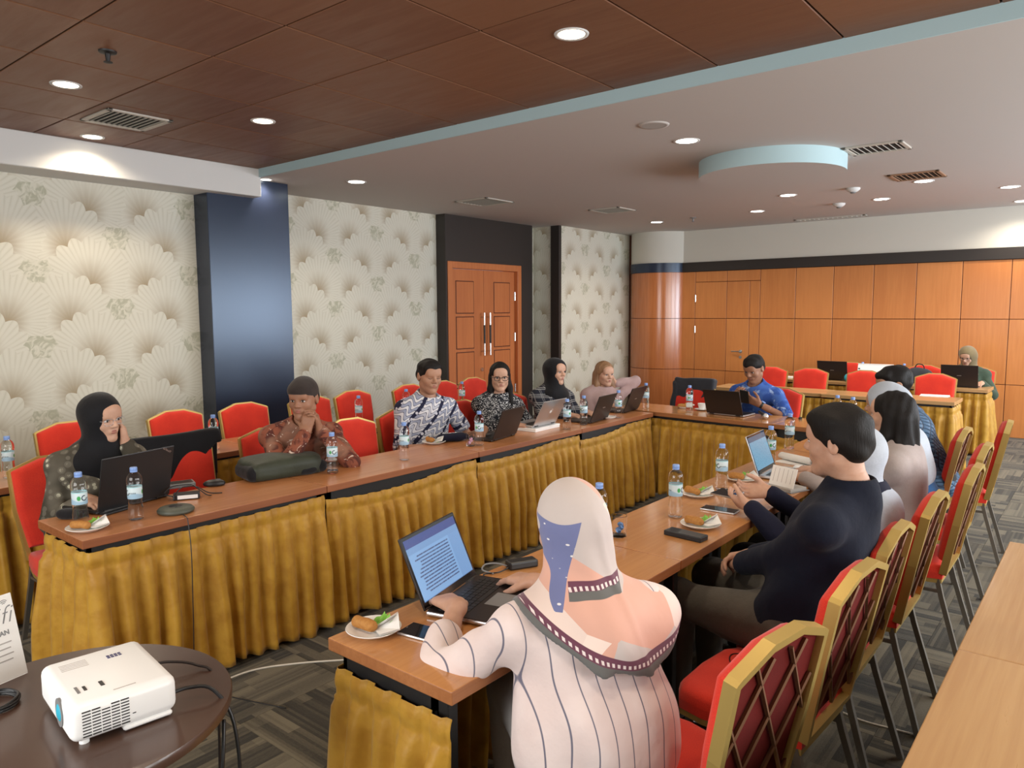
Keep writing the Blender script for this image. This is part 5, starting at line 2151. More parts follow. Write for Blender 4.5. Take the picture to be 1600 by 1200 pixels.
# the open laptop with the document, in front of the woman seen from behind
a, b = at(655, 963, .765), at(752, 893, .765)
rz = hdir(a, b)          # left end to right end as the user sees it: local x reversed
c = (a + b) / 2
laptop('open dark laptop showing a text document, in front of the pink-hijab woman', c, rz + PI, .335, .225, 113, 'dark_laptop', 'dark_laptop', 'screen_doc', rim='silver')
# black laptop on the left
a, b = at(151, 806), at(264, 776)
c = (a + b) / 2
laptop('big black laptop with its lid towards the room, before the woman in black hijab', c, hdir(a, b), .375, .25, 102, 'black_plastic', 'black_plastic', logo='tp')
a, b = at(768, 691), at(806, 680)
c = (a + b) / 2
laptop('dark brown laptop seen from behind, before the long-haired woman with glasses', c, PI / 2 + .17, .335, .225, 112, logo='tp')
a, b = at(832, 671, .775), at(868, 661, .775)
c = (a + b) / 2
laptop('silver laptop with a fruit logo on a white box, before the plaid blazer', c, PI / 2 + .05, .31, .215, 118, 'silver', 'silver', z=.779, logo='fruit')
bx = thing('white_box', 'flat white box under the silver laptop', 'box', (c.x - .10, c.y + .0, TZ), PI / 2 + .05)
MB().rbox((-.165, -.13, 0), (.165, .13, .016), .003, 1).build('tray', 'white_plastic', bx)
MB().rbox((-.167, -.132, .014), (.167, .132, .028), .003, 1).build('lid', 'white_plastic', bx)
a, b = at(922, 662), at(948, 655)
c = (a + b) / 2
laptop('dark laptop seen from behind, standing next to the plaid blazer woman', c, PI / 2 + .12, .33, .225, 112, logo='small')
a, b = at(972, 646), at(998, 640)
c = (a + b) / 2
laptop('dark laptop seen from behind, before the fair-haired woman in pink', c, PI / 2 + .12, .33, .225, 112, logo='small')
a, b = at(1109, 647), at(1157, 652)
c = (a + b) / 2
laptop('dark laptop seen from behind on the head table', c, hd, .335, .225, 112, logo=None, rim='silver')
a, b = at(1184, 744, .765), at(1213, 727, .765)
c = (a + b) / 2
laptop('silver laptop with a pale blue screen on the right-hand table', c, hdir(a, b) + PI, .31, .215, 110, 'silver', 'silver', 'screen_blue')
c = aty(1301, 592, 9.82)
laptop('far dark laptop on the back table with a small silver logo', c, 0, .36, .24, 105, logo='small')
c = aty(1499, 597, 9.78)
laptop('far dark laptop on the back table before the woman in olive hijab', c, 0, .37, .25, 104, logo='small')

# ---- phones


def phone(label, c, rz, mat='black_gloss', edge='silver', L=.155, Wd=.074, T_=.0085, tilt=None):
    t = thing('mobile_phone', label, 'phone', (c[0], c[1], c[2]), rz)
    MB().rbox((-L / 2, -Wd / 2, 0), (L / 2, Wd / 2, T_), .0035, 2).build('case', edge, t)
    MB().rbox((-L / 2 + .003, -Wd / 2 + .003, T_ - .0005), (L / 2 - .003, Wd / 2 - .003, T_ + .0005), .0003, 1).build('glass_face', mat, t)
    MB().box((-L / 2 + .006, -.004, T_ + .0004), (-L / 2 + .009, .004, T_ + .0007)).build('camera_dot', 'grey_plastic', t)
    if tilt:
        t.rotation_euler = (tilt[0], tilt[1], rz)
    return t


a, b = at(634, 984), at(707, 1003)
phone('black glass phone lying beside the open laptop with the document', (a + b) / 2, hdir(a, b), L=.165, Wd=.078)
a, b = at(1040, 832), at(1104, 847)
phone('thick black phone in a rugged case near a snack plate', (a + b) / 2, hdir(a, b), 'black_plastic', 'black_plastic', .165, .062, .02)
a, b = at(1100, 794), at(1150, 802)
phone('thin dark phone lying under the hands of the white-hijab woman', (a + b) / 2, hdir(a, b), L=.16)
c = at(1136, 777, .80)
phone('dark phone held by the white-hijab woman in navy', Vector((c.x, c.y, .815)), -.5, tilt=(.25, -.1))
t7 = phone('black phone in a dark cover held by the blue-shirted man', Vector((0, 0, 0)), 0, 'black_gloss', 'black_plastic')
t7.matrix_world = Matrix.Translation((-2.485, 6.205, .895)) @ Matrix.Rotation(math.radians(-52), 4, 'X') @ Matrix.Rotation(math.radians(100), 4, 'Z')

# ---- plates with fried snacks


def plate_set(q, where, rz=0., full=True, r=.082, croq=1):
    c = at(*q)
    t = thing('plate', 'white porcelain plate ' + where, 'plate', (c.x, c.y, TZ), rz)
    MB().lathe([(.001, .004), (r * .55, .003), (r * .60, .0), (r * .66, .002), (r * .95, .014), (r, .017), (r * .985, .0185), (r * .66, .007), (r * .55, .0065), (.001, .0065)], 40, None, False).build('dish', 'porcelain', t, True, 60)
    MB().lathe([(r * .585, .0), (r * .6, -.0005), (r * .615, .0)], 32, None, False).build('foot_ring', 'porcelain', t, True)
    if not full:
        return c
    R2 = Matrix.Translation((c.x, c.y, TZ)) @ Matrix.Rotation(rz, 4, 'Z')
    s_ = Sdf()
    s_.cone((-.028, 0, 0), (.028, 0, 0), .017, .0165, k=.01)
    s_.fn(fold_fn(.0016, int(q[0]), 160))
    v, f = s_.mesh(.0035)
    me = np_mesh('croquette', [(v, f, 0)], ['croquette'])
    o = link('croquette', me, None, R2 @ Vector((-.012, -.022, .0265)), (0, 0, rz + .4))
    tag(o, 'brown fried croquette on the plate ' + where, 'snack')
    # lettuce: a ruffled leaf
    m = MB()
    n, k = 22, 7
    vs, fs = [], []
    for i in range(n):
        for j in range(k):
            u, w_ = i / (n - 1), j / (k - 1)
            vs.append(((u - .5) * .075, .012 + w_ * .036, .010 + .018 * w_ * (1 + .5 * math.sin(u * 26)) + .006 * math.sin(u * 17 + w_ * 5) + .004))
    for i in range(n - 1):
        for j in range(k - 1):
            fs.append((i * k + j, (i + 1) * k + j, (i + 1) * k + j + 1, i * k + j + 1))
    m.add(vs, fs)
    o = m.build('lettuce_leaf', 'lettuce', None, True)
    o.matrix_world = R2
    tag(o, 'green lettuce leaf on the plate ' + where, 'lettuce')
    # folded napkin sticking out at the rim
    m = MB()
    for dz in (0, .003):
        m.add([(.002, .0, .010 + dz), (.070, -.012, .020 + dz), (.088, .040, .030 + dz), (.030, .062, .050 + dz)], [(0, 1, 2, 3)])
        m.add([(.002, .0, .012 + dz), (.030, .062, .052 + dz), (.048, .020, .046 + dz)], [(0, 1, 2)])
    o = m.build('paper_napkin', 'white_paper', None)
    o.modifiers.new('thick', 'SOLIDIFY').thickness = .0012
    o.matrix_world = R2
    tag(o, 'white paper napkin folded on the plate ' + where, 'napkin')
    return c


plate_set((584, 988), 'beside the black glass phone', -.3, r=.078)
plate_set((137, 828), 'before the black laptop', .2)
plate_set((678, 693), 'before the blue and white batik shirt', -.6)
plate_set((1094, 823), 'next to the thick black phone', -.5)
plate_set((1090, 775), 'close to the table edge facing the gold skirts', -.6)
plate_set((1158, 751), 'beside the pale blue laptop', -.4)
plate_set((530, 722), 'behind the bottle by the green backpack', .3, False)
plate_set((950, 654), 'between the dark laptops', .3, False, .07)
plate_set((1069, 638), 'before the hanging dark grey jacket', .3, True, .06)

# ---- tumblers with wrappers


def tumbler(q, lb, wrap):
    c = at(*q)
    t = thing('tumbler', lb, 'glass', (c.x, c.y, TZ))
    pr = [(.001, .0), (.026, .0), (.030, .003), (.0325, .085), (.0308, .085), (.028, .012), (.001, .010)]
    MB().lathe(pr, 32, None, False).build('glass_wall', 'glass', t, True, 50)
    MB().lathe([(.0322, .0845), (.0318, .0865), (.031, .0845)], 32, None, False).build('rim', 'glass', t, True)
    rr_ = random.Random(int(q[0]))
    for k in range(3):
        bm = bmesh.new()
        bmesh.ops.create_icosphere(bm, subdivisions=2, radius=.0125)
        for v in bm.verts:
            v.co *= rr_.uniform(.65, 1.15)
        me = bpy.data.meshes.new('candy_wrapper')
        bm.to_mesh(me)
        bm.free()
        me.materials.append(MT[wrap])
        o = link('candy_wrapper', me, None, (c.x + rr_.uniform(-.012, .012), c.y + rr_.uniform(-.012, .012), TZ + .024 + .012 * k))
        tag(o, 'crumpled shiny wrapper inside the ' + lb.replace('clear glass ', ''), 'wrapper', 'wrappers in the ' + lb)


simple('wrap_blue', (.10, .25, .55), .3, .3)
simple('wrap_pink', (.55, .30, .42), .3, .3)
tumbler((967, 838), 'clear glass tumbler beside the half-hidden bottle', 'wrap_blue')
tumbler((735, 697), 'clear glass tumbler beside the blue batik shirt', 'wrap_pink')

# ---- bits on the left-hand table
c = at(275, 800)
t = thing('conference_speakerphone', 'dark green-grey round speakerphone puck on the left-hand table', 'speakerphone', (c.x, c.y, TZ))
MB().lathe([(.001, 0), (.068, 0), (.078, .006), (.079, .014), (.070, .023), (.045, .028), (.001, .029)], 40, None, False).build('housing', 'puck_green', t, True, 60)
MB().lathe([(.001, .0295), (.028, .0295), (.030, .0285)], 32, None, False).build('button_pad', 'black_plastic', t, True)
cb = [Vector((c.x + .075, c.y - .01, TZ + .006)), Vector((-3.128, c.y - .02, TZ + .003)), Vector((-3.112, c.y - .022, TZ - .02)), Vector((-3.08, c.y - .03, .6)), Vector((-3.05, c.y - .05, .35)), Vector((-3.03, c.y - .06, .06)), Vector((-2.95, c.y - .02, .006)), Vector((-2.6, c.y + .1, .006))]


def smooth_path(pts, n=6):
    pts = [Vector(p) for p in pts]
    out = []
    for i in range(len(pts) - 1):
        p0, p1, p2, p3 = pts[max(i - 1, 0)], pts[i], pts[i + 1], pts[min(i + 2, len(pts) - 1)]
        for k in range(n):
            t_ = k / n
            out.append(.5 * ((2 * p1) + (p2 - p0) * t_ + (2 * p0 - 5 * p1 + 4 * p2 - p3) * t_ ** 2 + (3 * p1 - p0 - 3 * p2 + p3) * t_ ** 3))
    out.append(pts[-1])
    return out


def cable(label, pts, r=.003, mat='black_plastic', n=6):
    o = MB().tube(smooth_path(pts, n), r, 8).build('cable', mat, None, True)
    return tag(o, label, 'cable')


cable('thin dark cable running from the speakerphone down over the gold skirt', cb, .0022)
c = at(292, 779)
t = thing('power_adapter', 'black power adapter block with white label behind the speakerphone', 'adapter', (c.x, c.y, TZ), PI / 2 - .5)
MB().rbox((-.06, -.03, 0), (.06, .03, .030), .006, 2).build('block', 'black_plastic', t)
MB().box((-.04, -.0306, .006), (.05, -.030, .024)).build('sticker', 'white_paper', t)
MB().tube(smooth_path([(-.06, 0, .015), (-.10, .02, .03), (-.06, .05, .055), (.02, .03, .06), (.05, -.02, .05), (.09, -.04, .02), (.11, 0, .005)]), .0028, 8).build('lead', 'black_plastic', t, True)
MB().tube(smooth_path([(-.05, -.02, .03), (-.02, .03, .05), (.04, .05, .045), (.09, .02, .02), (.12, .05, .004), (.16, .04, .004)]), .0028, 8).build('lead', 'black_plastic', t, True)
c = at(281, 760)
t = thing('hard_drive', 'dark grey flat box lying behind the adapter cables', 'box', (c.x, c.y, TZ), PI / 2 - .3)
MB().rbox((-.07, -.045, 0), (.07, .045, .022), .004, 2).build('casing', 'grey_plastic', t)
MB().box((-.06, -.035, .0218), (.06, .035, .0224)).build('plate', 'dark_laptop', t)
c = at(335, 759)
s_ = Sdf()
s_.ell((0, 0, .012), (.055, .032, .022), None, .01)
s_.cut((0, 0, -1), -.001)
v, f = s_.mesh(.004)
t = link('computer_mouse', np_mesh('computer_mouse', [(v, f, 0)], ['black_plastic']), None, (c.x, c.y, TZ), (0, 0, 1.0))
tag(t, 'black computer mouse beside the green backpack', 'mouse')
MB().box((.01, -.003, .0325), (.03, .003, .035)).build('scroll_wheel', 'grey_plastic', t)
c = at(185, 800)
t = thing('pen_case', 'small flat black case lying before the black laptop', 'case', (c.x - .02, c.y, TZ), .3)
MB().rbox((-.03, -.075, 0), (.03, .075, .012), .005, 2).build('case_body', 'black_plastic', t)
MB().box((-.002, -.07, .012), (.002, .07, .0128)).build('zip', 'grey_plastic', t)
c = at(110, 810)
t = thing('glasses_pouch', 'small dark pouch next to the bottle by the black laptop', 'pouch', (c.x, c.y, TZ), .6)
s_ = Sdf()
s_.ell((0, 0, .02), (.06, .032, .026), None, .01)
s_.cut((0, 0, -1), -.001)
s_.fn(fold_fn(.002, 4, 60))
v, f = s_.mesh(.005)
link('pouch_body', np_mesh('pouch', [(v, f, 0)], ['jacket_black']), t)

# green backpack lying flat
cloth('bag_green', (.032, .040, .024), .55, .05, .7, .4)
a, b = at(395, 752), at(505, 735)
c = (a + b) / 2
t = thing('backpack', 'dark green backpack lying flat on the left-hand table', 'backpack', (c.x - .06, c.y, TZ), hdir(a, b))
s_ = Sdf()
s_.rbx((-.01, .0, .048), (.165, .085, .012), .038, k=.03)
s_.ell((-.06, .02, .075), (.15, .10, .040), None, .05)
s_.ell((.09, -.03, .075), (.11, .06, .030), None, .05)
s_.cut((0, 0, -1), -.002)
s_.fn(lambda D, X, Y, Z: D + np.clip(Z * 14, 0, 1) * (.0040 * np.sin(17 * (X * .6 + Y) + 1.5 * np.sin(9 * X)) + .0022 * np.sin(46 * (X * .45 - Y) + 2 * np.sin(13 * Y))))
v, f = s_.mesh(.007)
bo = link('bag_body', np_mesh('bag_body', [(v, f, 0)], ['bag_green']), t)
s_ = Sdf()
s_.rbx((-.175, .0, .042), (.022, .080, .006), .036, k=.02)
s_.cut((0, 0, -1), -.002)
v, f = s_.mesh(.007)
link('base_panel', np_mesh('base_panel', [(v, f, 0)], ['jacket_black']), t)
s_ = Sdf()
s_.cone((.07, -.100, .030), (.185, -.085, .034), .030, .028, k=.03)
s_.cone((.185, -.085, .034), (.190, .03, .034), .028, .026, k=.03)
s_.cut((0, 0, -1), -.002)
s_.fn(fold_fn(.003, 3, 60))
v, f = s_.mesh(.006)
link('side_pocket', np_mesh('side_pocket', [(v, f, 0)], ['jacket_black']), t)
MB().tube(smooth_path([(.02, -.07, .098), (.07, -.05, .103), (.12, -.03, .101), (.16, -.01, .093)]), .0024, 6).build('zip', 'silver', t, True)
MB().tube(smooth_path([(.20, .05, .05), (.25, .03, .04), (.26, -.04, .02), (.24, -.09, .006), (.27, -.11, .004)]), .006, 6).build('strap', 'jacket_black', t, True)

# navy pouch by the blue batik man
c = at(712, 690)
t = thing('fabric_pouch', 'dark navy cloth pouch next to the tumbler', 'pouch', (c.x - .03, c.y, TZ), PI / 2 - .4)
s_ = Sdf()
s_.ell((0, 0, .028), (.12, .055, .034), None, .02)
s_.cut((0, 0, -1), -.001)
s_.fn(fold_fn(.004, 8, 50))
v, f = s_.mesh(.006)
link('pouch_body', np_mesh('pouch', [(v, f, 0)], ['navy_dress']), t)
MB().tube([(-.08, -.01, .060), (.08, -.01, .060)], .002, 6).build('zip', 'silver', t, True)

# adapter and lead by the document laptop
c = at(815, 886)
t = thing('laptop_charger', 'black laptop charger with grey lead beside the document laptop', 'charger', (c.x, c.y, TZ), 1.1)
MB().rbox((-.055, -.025, 0), (.055, .025, .028), .007, 2).build('block', 'black_plastic', t)
MB().tube(smooth_path([(-.055, 0, .012), (-.09, .015, .022), (-.12, .045, .012), (-.14, .02, .004), (-.12, -.03, .004)]), .003, 8).build('lead', 'grey_plastic', t, True)
MB().tube(smooth_path([(-.05, -.01, .01), (-.10, -.03, .006), (-.15, -.02, .004), (-.16, -.06, .004)]), .0025, 8).build('lead', 'black_plastic', t, True)

# ---- right-hand table: memo pad, leather notebook, rolled papers
c = at(1222, 765)
t = thing('memo_pad', 'thick cream memo pad propped open on the right-hand table', 'notebook', (c.x, c.y, TZ), -.35)
MB().rbox((-.075, -.03, 0), (.075, .09, .018), .002, 1).build('page_block', 'speaker_grille', t)
pg = MB()
pg.rbox((-.075, 0, 0), (.075, .003, .10), .001, 1, Tm((0, -.012, .018), rx=math.radians(-18)))
pg.build('open_page', 'white_paper', t)
MB().rbox((-.085, -.04, -.0), (.085, .10, .004), .001, 1).build('cover', 'grey_plastic', t)
pl = MB()
for k in range(5):
    pl.box((-.055 + k * .026, -.0006, .02), (-.053 + k * .026, -.0001, .09), Tm((0, -.012, .018), rx=math.radians(-18)))
pl.build('ruled_lines', 'speaker_grille', t)
c = at(1262, 752)
t = thing('leather_notebook', 'open notebook with a brown leather cover next to the memo pad', 'notebook', (c.x, c.y, TZ), -.75)
simple('leather', (.16, .05, .03), .5)
MB().rbox((-.09, -.065, 0), (.09, .065, .006), .002, 1).build('cover', 'leather', t)
MB().rbox((-.084, -.059, .006), (.084, .059, .016), .003, 1).build('pages', 'beige_top', t)
c = at(1238, 722)
t = thing('rolled_papers', 'bundle of rolled white papers behind the memo pad', 'papers', (c.x + .02, c.y, TZ), -.42)
m = MB()
sp_ = [(.032 * (1 - k / 90) * math.cos(k * .35), .040 + .022 * (1 - k / 90) * math.sin(k * .35) - .016) for k in range(40)]
vs = [(-.11, y_, z_) for y_, z_ in sp_] + [(.13, y_, z_) for y_, z_ in sp_]
m.add(vs, [(i, i + 1, 41 + i, 40 + i) for i in range(39)])
o = m.build('roll', 'white_paper', t, True)
o.modifiers.new('thick', 'SOLIDIFY').thickness = .0012
MB().rbox((-.10, -.075, 0), (.12, .06, .003), .001, 1, Tm(rz=.25)).build('sheet', 'white_paper', t)
c = at(1252, 735)
s_ = Sdf()
s_.ell((0, 0, .010), (.052, .030, .020), None, .01)
s_.cut((0, 0, -1), -.001)
v, f = s_.mesh(.004)
t = link('computer_mouse', np_mesh('computer_mouse', [(v, f, 0)], ['white_plastic']), None, (c.x, c.y, TZ), (0, 0, -.4))
tag(t, 'white computer mouse beside the leather notebook', 'mouse')
MB().box((.01, -.003, .0295), (.03, .003, .032)).build('scroll_wheel', 'grey_plastic', t)

# ---- head table
c = at(1196, 655)
t = thing('microphone', 'silver-headed microphone lying on the head table', 'microphone', (c.x, c.y, TZ + .024), 0)
MB().sphere((0, 0, 0), .024, 16, 12).build('grille', 'silver', t, True)
MB().lathe([(.022, .0), (.021, .03), (.015, .06), (.012, .19), (.011, .20)], 20, Tm((0, 0, 0), rz=0) @ Matrix.Rotation(math.radians(-90), 4, 'Y') @ Matrix.Rotation(.0, 4, 'X')).build('handle', 'black_metal', t, True, 40)
t.rotation_euler = (0, math.radians(3), math.radians(-55))
c = at(1097, 641)
t = thing('tea_cup', 'white tea cup on a saucer beside the head table laptop', 'cup', (c.x, c.y, TZ))
MB().lathe([(.001, .003), (.035, .002), (.060, .010), (.066, .013), (.060, .0125), (.034, .006), (.001, .006)], 32, None, False).build('saucer', 'porcelain', t, True, 60)
MB().lathe([(.001, .008), (.022, .006), (.026, .012), (.037, .045), (.040, .062), (.038, .062), (.024, .014), (.001, .012)], 32, None, False).build('cup', 'porcelain', t, True, 60)
MB().tube(smooth_path([(.036, 0, .05), (.055, 0, .05), (.058, 0, .03), (.03, 0, .02)]), .0035, 8).build('handle', 'porcelain', t, True)
c = at(1250, 655)
t = thing('thumb_drive', 'tiny dark gadget lying on the head table', 'gadget', (c.x, c.y, TZ))
MB().lathe([(.001, 0), (.012, 0), (.013, .012), (.006, .02), (.001, .02)], 16, None, False).build('cap_body', 'black_plastic', t, True, 40)
MB().box((.012, -.002, 0), (.016, .002, .018)).build('clip', 'black_plastic', t)

# ---- back tables
c = aty(1334, 590, 9.73)
t = thing('turquoise_pouch', 'turquoise cloth pouch on the back table', 'pouch', (c.x, c.y, TZ), .2)
s_ = Sdf()
s_.cone((-.06, 0, .05), (.08, .01, .07), .05, .055, k=.04)
s_.cut((0, 0, -1), -.001)
s_.fn(fold_fn(.005, 5, 45))
v, f = s_.mesh(.008)
link('pouch_body', np_mesh('pouch', [(v, f, 0)], ['pouch_and_lens_glint']), t)
MB().tube([(-.07, .0, .098), (.09, .0, .124)], .004, 6).build('drawstring', 'white_paper', t)
c = aty(1366, 596, 9.80)
t = thing('ring_binder', 'white spiral notebook standing open on the back table', 'notebook', (c.x, c.y, TZ), .05)
MB().rbox((-.20, 0, 0), (.20, .006, .21), .002, 1, Tm(rx=math.radians(-12))).build('front_page', 'white_plastic', t)
MB().rbox((-.20, .09, 0), (.20, .096, .21), .002, 1, Tm(rx=math.radians(12))).build('back_page', 'white_plastic', t)
for k in range(4):
    MB().cyl((-.185, -.004, .03 + k * .045), (-.165, -.004, .03 + k * .045), .008, 8).build('binder_ring', 'black_plastic', t)
c = aty(1437, 588, 10.02)
t = thing('dark_bag', 'dark soft bag standing on the back table', 'bag', (c.x, c.y, TZ), 0)
s_ = Sdf()
s_.ell((0, 0, .08), (.16, .08, .10), None, .04)
s_.ell((-.07, 0, .13), (.07, .06, .06), None, .04)
s_.cut((0, 0, -1), -.001)
s_.fn(fold_fn(.006, 6, 35))
v, f = s_.mesh(.010)
link('bag_body', np_mesh('bag_body', [(v, f, 0)], ['jacket_grey']), t)
MB().tube(smooth_path([(-.06, 0, .18), (-.03, 0, .23), (.03, 0, .22), (.05, 0, .16)]), .006, 8).build('handle', 'jacket_black', t, True)
c = at(1459, 619)
t = thing('white_paper', 'white sheets of paper on the end of the table before the green-jacketed woman', 'paper', (c.x, c.y + .03, TZ), .1)
MB().box((-.13, -.09, 0), (.13, .09, .003)).build('sheet', 'white_paper', t)
MB().box((-.12, -.085, .003), (.14, .095, .005), Tm(rz=.08)).build('sheet', 'white_paper', t)
c = aty(1239, 586, 9.85)
t = thing('white_paper', 'stack of white paper at the end of the back table', 'paper', (c.x, c.y, TZ), .1)
MB().box((-.12, -.09, 0), (.12, .09, .012)).build('sheet', 'white_paper', t)
MB().box((-.115, -.085, .012), (.125, .09, .016), Tm(rz=.05)).build('sheet', 'white_paper', t)

# ---- jackets hung over chairs


def jacket(label, x_, y_, face, mat, wide=.23, drop=.28, seed=2):
    t = thing('jacket', label, 'jacket', (x_, y_, 0), face - PI / 2)
    s_ = Sdf()
    # hung over the chair back: a rounded slab, cut on the slant in front, longer behind
    yb = -.262
    Rb = np.array(Matrix.Rotation(math.radians(9), 3, 'X'))
    s_.rbx((0, yb, .945 - drop * .5), (wide, .030, drop * .5), .022, Rb, k=.02)
    s_.fn(lambda D, X, Y, Z: np.maximum(D, ((.62 + .9 * np.clip(wide * .35 - X, -.02, .3) * 1.0) - Z) * np.where(Y > yb - .02, 1., 0.) - .004 * 0 - np.where(Y > yb - .02, 0., 1.)))
    s_.fn(fold_fn(.005, seed, 26))
    v, f = s_.mesh(.009)
    link('jacket_body', np_mesh('jacket_body', [(v, f, 0)], [mat]), t)
    s2 = Sdf()
    s2.cone((wide * .98, yb, .90), (wide * 1.12, yb + .05, .62), .045, .034, k=.03)
    s2.fn(fold_fn(.005, seed + 1, 40))
    v, f = s2.mesh(.009)
    link('sleeve', np_mesh('sleeve', [(v, f, 0)], [mat]), t)
    return t


jacket('black jacket draped over the back of a red chair beside the black-hijab woman', LCX, 2.02, 0, 'jacket_black', .235, .34)
jacket('dark grey jacket hung on the chair at the head table', -3.26, 6.60, -PI / 2, 'jacket_grey', .19, .32, 6)

# ---- round table with the projector
RC = Vector((-1.795, .600))
t = thing('round_table', 'small round dark brown table carrying the projector', 'table', (RC.x, RC.y, 0))
MB().lathe([(.001, .722), (.340, .722), (.347, .728), (.348, .744), (.345, .75), (.001, .75)], 72, None, False).build('tabletop', 'dark_table', t, True, 40)
MB().lathe([(.03, .03), (.03, .70), (.12, .715), (.12, .722)], 24).build('pedestal', 'black_metal', t, True, 40)
MB().lathe([(.001, 0), (.25, 0), (.25, .012), (.06, .03), (.001, .03)], 40, None, False).build('foot', 'black_metal', t, True, 40)

rz = 1.449
LP, WP, HP = .213, .268, .082
ex, ey = Vector((math.cos(rz), math.sin(rz), 0)), Vector((-math.sin(rz), math.cos(rz), 0))
pc = Vector((-1.734, .663, 0))
t = thing('projector', 'white projector with vent grille on the round brown table', 'projector', (pc.x, pc.y, TZ), rz)
b_ = MB()
b_.rbox((-LP / 2, -WP / 2, .012), (LP / 2, WP / 2, .012 + HP), .020, 4)
o = b_.build('casing', 'white_plastic', t, True, 60)
MB().rbox((-LP / 2 + .10, -WP / 2 + .003, .004), (LP / 2 - .012, WP / 2 - .01, .016), .004, 1).build('base_plate', 'white_plastic', t)
for sx in (-1, 1):
    for sy in (-1, 1):
        MB().cyl((sx * (LP / 2 - .03), sy * (WP / 2 - .03), 0), (sx * (LP / 2 - .03), sy * (WP / 2 - .03), .014), .010, 12).build('foot', 'white_plastic', t, True, 40)
me = MB().rbox((0, -.0006, 0), (.0165, .002, .0024), .0005, 1).mesh('vent_slot', 'black_plastic')
for r_ in range(9):
    for k in range(5):
        if r_ == 8 and k in (2,):
            continue
        link('vent_slot', me, t, (-LP / 2 + .022 + k * .0185, -WP / 2 - .0006, .024 + r_ * .0066))
MB().box((LP / 2 - .095, -WP / 2 - .0005, .040), (LP / 2 - .088, -WP / 2 + .001, .042)).build('button', 'black_plastic', t)
zt = .012 + HP
MB().rbox((-LP / 2 + .030, -WP / 2 + .06, zt - .001), (-LP / 2 + .036, -WP / 2 + .095, zt + .0008), .0004, 1).build('zoom_slot', 'grey_plastic', t)
MB().rbox((-LP / 2 + .044, -WP / 2 + .065, zt - .001), (-LP / 2 + .050, -WP / 2 + .088, zt + .0010), .0004, 1, Tm()).build('focus_slider', 'black_plastic', t)
MB().rbox((-LP / 2 + .076, -WP / 2 + .063, zt - .001), (-LP / 2 + .084, -WP / 2 + .088, zt + .0012), .0006, 1).build('focus_lever', 'black_plastic', t)
bt = MB()
for r_ in range(2):
    for k in range(4):
        bt.rbox((-LP / 2 + .125 + k * .008, WP / 2 - .075 + r_ * .010, zt - .001), (-LP / 2 + .131 + k * .008, WP / 2 - .068 + r_ * .010, zt + .0010), .0004, 1)
simple('navy_plastic', (.03, .03, .12), .4)
bt.build('button_panel', 'navy_plastic', t)
lab_ = MB()
for k in range(5):
    lab_.box((-LP / 2 + .03, WP / 2 - .045 - k * .008, zt), (-LP / 2 + .085, WP / 2 - .042 - k * .008, zt + .0004))
lab_.box((-LP / 2 + .09, -WP / 2 + .024, zt), (-LP / 2 + .135, -WP / 2 + .028, zt + .0003))
lab_.build('printed_notes', 'plaster', t)
MB().cyl((-LP / 2 - .002, -WP / 2 + .085, .055), (-LP / 2 + .03, -WP / 2 + .085, .055), .030, 28).build('lens_ring', 'grey_plastic', t, True, 40)
MB().sphere((-LP / 2 + .004, -WP / 2 + .085, .055), (.010, .023, .023), 20, 12).build('lens', 'pouch_and_lens_glint', t, True)  # turquoise colour paints a cyan reflection onto the lens


def onproj(x_, y_, z_):
    q = pc + ex * x_ + ey * y_
    return Vector((q.x, q.y, TZ + z_))


cable('black power cable hanging from the projector over the round table edge', [onproj(LP / 2, -WP / 2 + .05, .03), onproj(LP / 2 + .04, -WP / 2 + .045, .032), onproj(LP / 2 + .085, -WP / 2 + .02, .02), onproj(LP / 2 + .115, -WP / 2 - .02, -.06), onproj(LP / 2 + .11, -WP / 2 - .05, -.25), onproj(LP / 2 + .06, -WP / 2 - .08, -.5), onproj(LP / 2 - .02, -WP / 2 - .1, -.744)], .0045)
cable('second black cable hanging under the round table edge', [onproj(LP / 2 + .092, -WP / 2 - .02, -.04), onproj(LP / 2 + .07, -WP / 2 - .05, -.15), onproj(LP / 2 + .03, -WP / 2 - .06, -.4), onproj(LP / 2 + .02, -WP / 2 - .05, -.744)], .0045)
cable('grey video cable leaving the back of the projector', [onproj(LP / 2, WP / 2 - .04, .03), onproj(LP / 2 + .05, WP / 2 - .05, .03), onproj(LP / 2 + .11, WP / 2 - .08, .012), onproj(LP / 2 + .14, WP / 2 - .12, -.03), onproj(LP / 2 + .14, WP / 2 - .12, -.3), onproj(LP / 2 + .12, WP / 2 - .10, -.744)], .0035, 'dark_laptop')
# wifi card on its stand
sa, sb = atz(44, 1051, TZ), atz(0, 1070, TZ)
sd = (sb - sa).normalized()
rz = math.atan2(sd.y, sd.x)
t = thing('wifi_card', 'white wifi card in a clear stand on the round brown table', 'sign', (sa.x, sa.y, TZ), rz + PI)
Tc = Tm((0, 0, .002), rx=math.radians(-14))
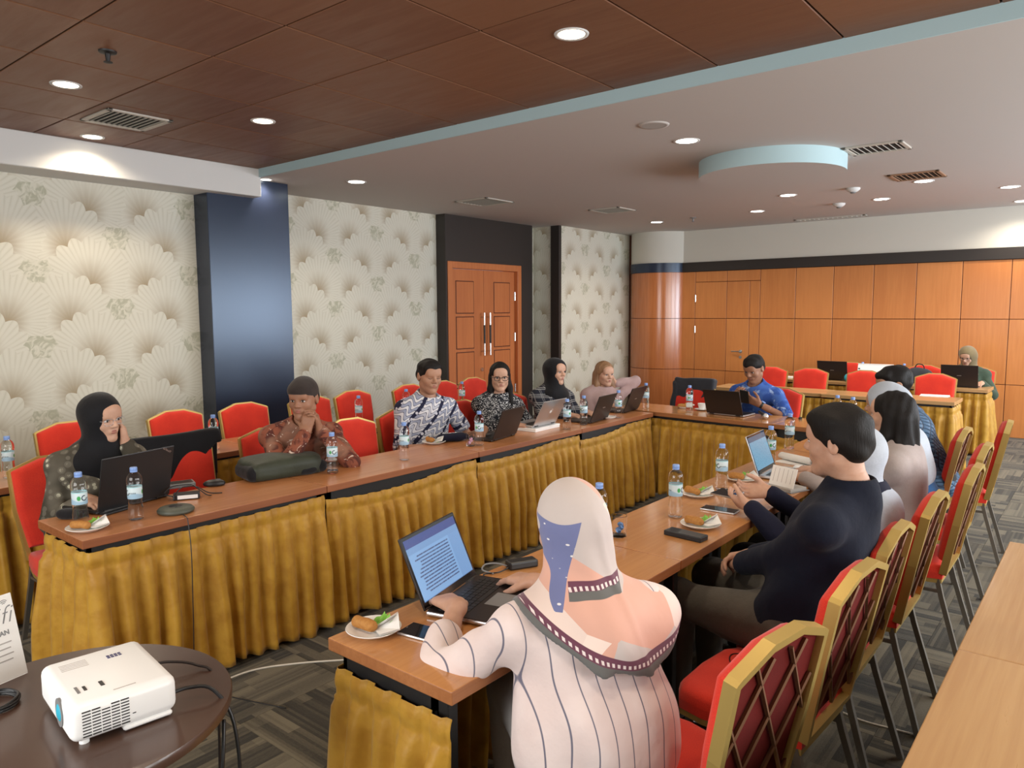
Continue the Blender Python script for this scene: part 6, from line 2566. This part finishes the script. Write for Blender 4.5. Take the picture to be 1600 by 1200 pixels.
# local x runs from the cut-off side towards the visible right edge (x = 0)
MB().rbox((-.15, 0, 0), (0, .0025, .205), .001, 1, Tc).build('card', 'white_paper', t)
MB().rbox((-.15, .0, -.002), (0, .07, .001), .001, 1).build('stand_base', 'white_plastic', t)
Tt = Tc @ Matrix.Translation((0, -.0006, 0)) @ Matrix.Rotation(math.radians(90), 4, 'X')
letter('Wifi', .062, 'grey_plastic', t, Tt @ Matrix.Translation((-.010, .135, 0)), .35, 'RIGHT', bold=-.001)
letter('NAYAN', .016, 'grey_plastic', t, Tt @ Matrix.Translation((-.022, .108, 0)), 0, 'RIGHT', bold=.0006)
for k in range(4):
    MB().box((-.10, -.0008, .088 - k * .014), (-.022 - .004 * (k % 2), -.0003, .091 - k * .014), Tc).build('print_line', 'speaker_grille', t)
for k in range(3):
    pts = [Tt @ Vector((-.022 + .004 * (k + 1) * math.sin(a_), .180 + .004 * (k + 1) * math.cos(a_), 0)) for a_ in [-.8 + .2 * q for q in range(9)]]
    MB().tube(pts, .0008, 5).build('wifi_mark', 'grey_plastic', t)
# coiled cable
c = atz(4, 1103, TZ)
m = MB()
pts = []
for k in range(90):
    a_ = k * .28
    pts.append((.050 * math.cos(a_) * (1 + .06 * math.sin(k * .7)), .050 * math.sin(a_) * (1 + .05 * math.cos(k * .5)), .004 + .0032 * (k // 22) + .001 * math.sin(k)))
o = m.tube(pts, .0034, 6).build('coiled_cable', 'black_plastic', None, True)
o.location = (c.x - .015, c.y - .015, TZ)
tag(o, 'coil of black cable on the round brown table', 'cable')

# floor cables
q = [atz(345, 1066, .004), atz(400, 1046, .004), atz(470, 1036, .004), atz(548, 1030, .004), atz(620, 1020, .004)]
cable('white cable lying across the carpet between the round table and the near table', [atz(300, 1090, .004)] + q, .0045, 'cable_white')
q = [atz(1300, 1105, .004), atz(1345, 1125, .004), atz(1400, 1140, .004), atz(1460, 1156, .004), atz(1500, 1168, .004)]
cable('thin pale cable on the carpet under the right-hand chairs', q, .0035, 'cable_white')
q = [atz(-20, 925, .02), atz(20, 928, .02), atz(60, 942, .02), atz(90, 960, .01)]
cable('white cable running along the floor below the second-row skirt', q, .004, 'cable_white')
# cable and plug on the empty chair
bc = Vector((-.81, 2.24, .478))
cable('thin black cable looped on the seat of the empty red chair', [bc + Vector(v) for v in ((-.05, -.02, .004), (-.13, .05, .002), (-.15, .12, .0), (-.08, .15, 0), (0, .12, .002), (.06, .05, .004), (.02, -.03, .004), (-.02, -.06, .004))], .0022)
t = thing('cable_plug', 'small black plug lying on the empty red chair', 'plug', bc + Vector((-.02, -.075, .0)), .6)
MB().rbox((-.018, -.011, 0), (.018, .011, .016), .004, 2).build('plug_body', 'black_plastic', t)
MB().box((.018, -.006, .004), (.03, .006, .011)).build('connector', 'silver', t)
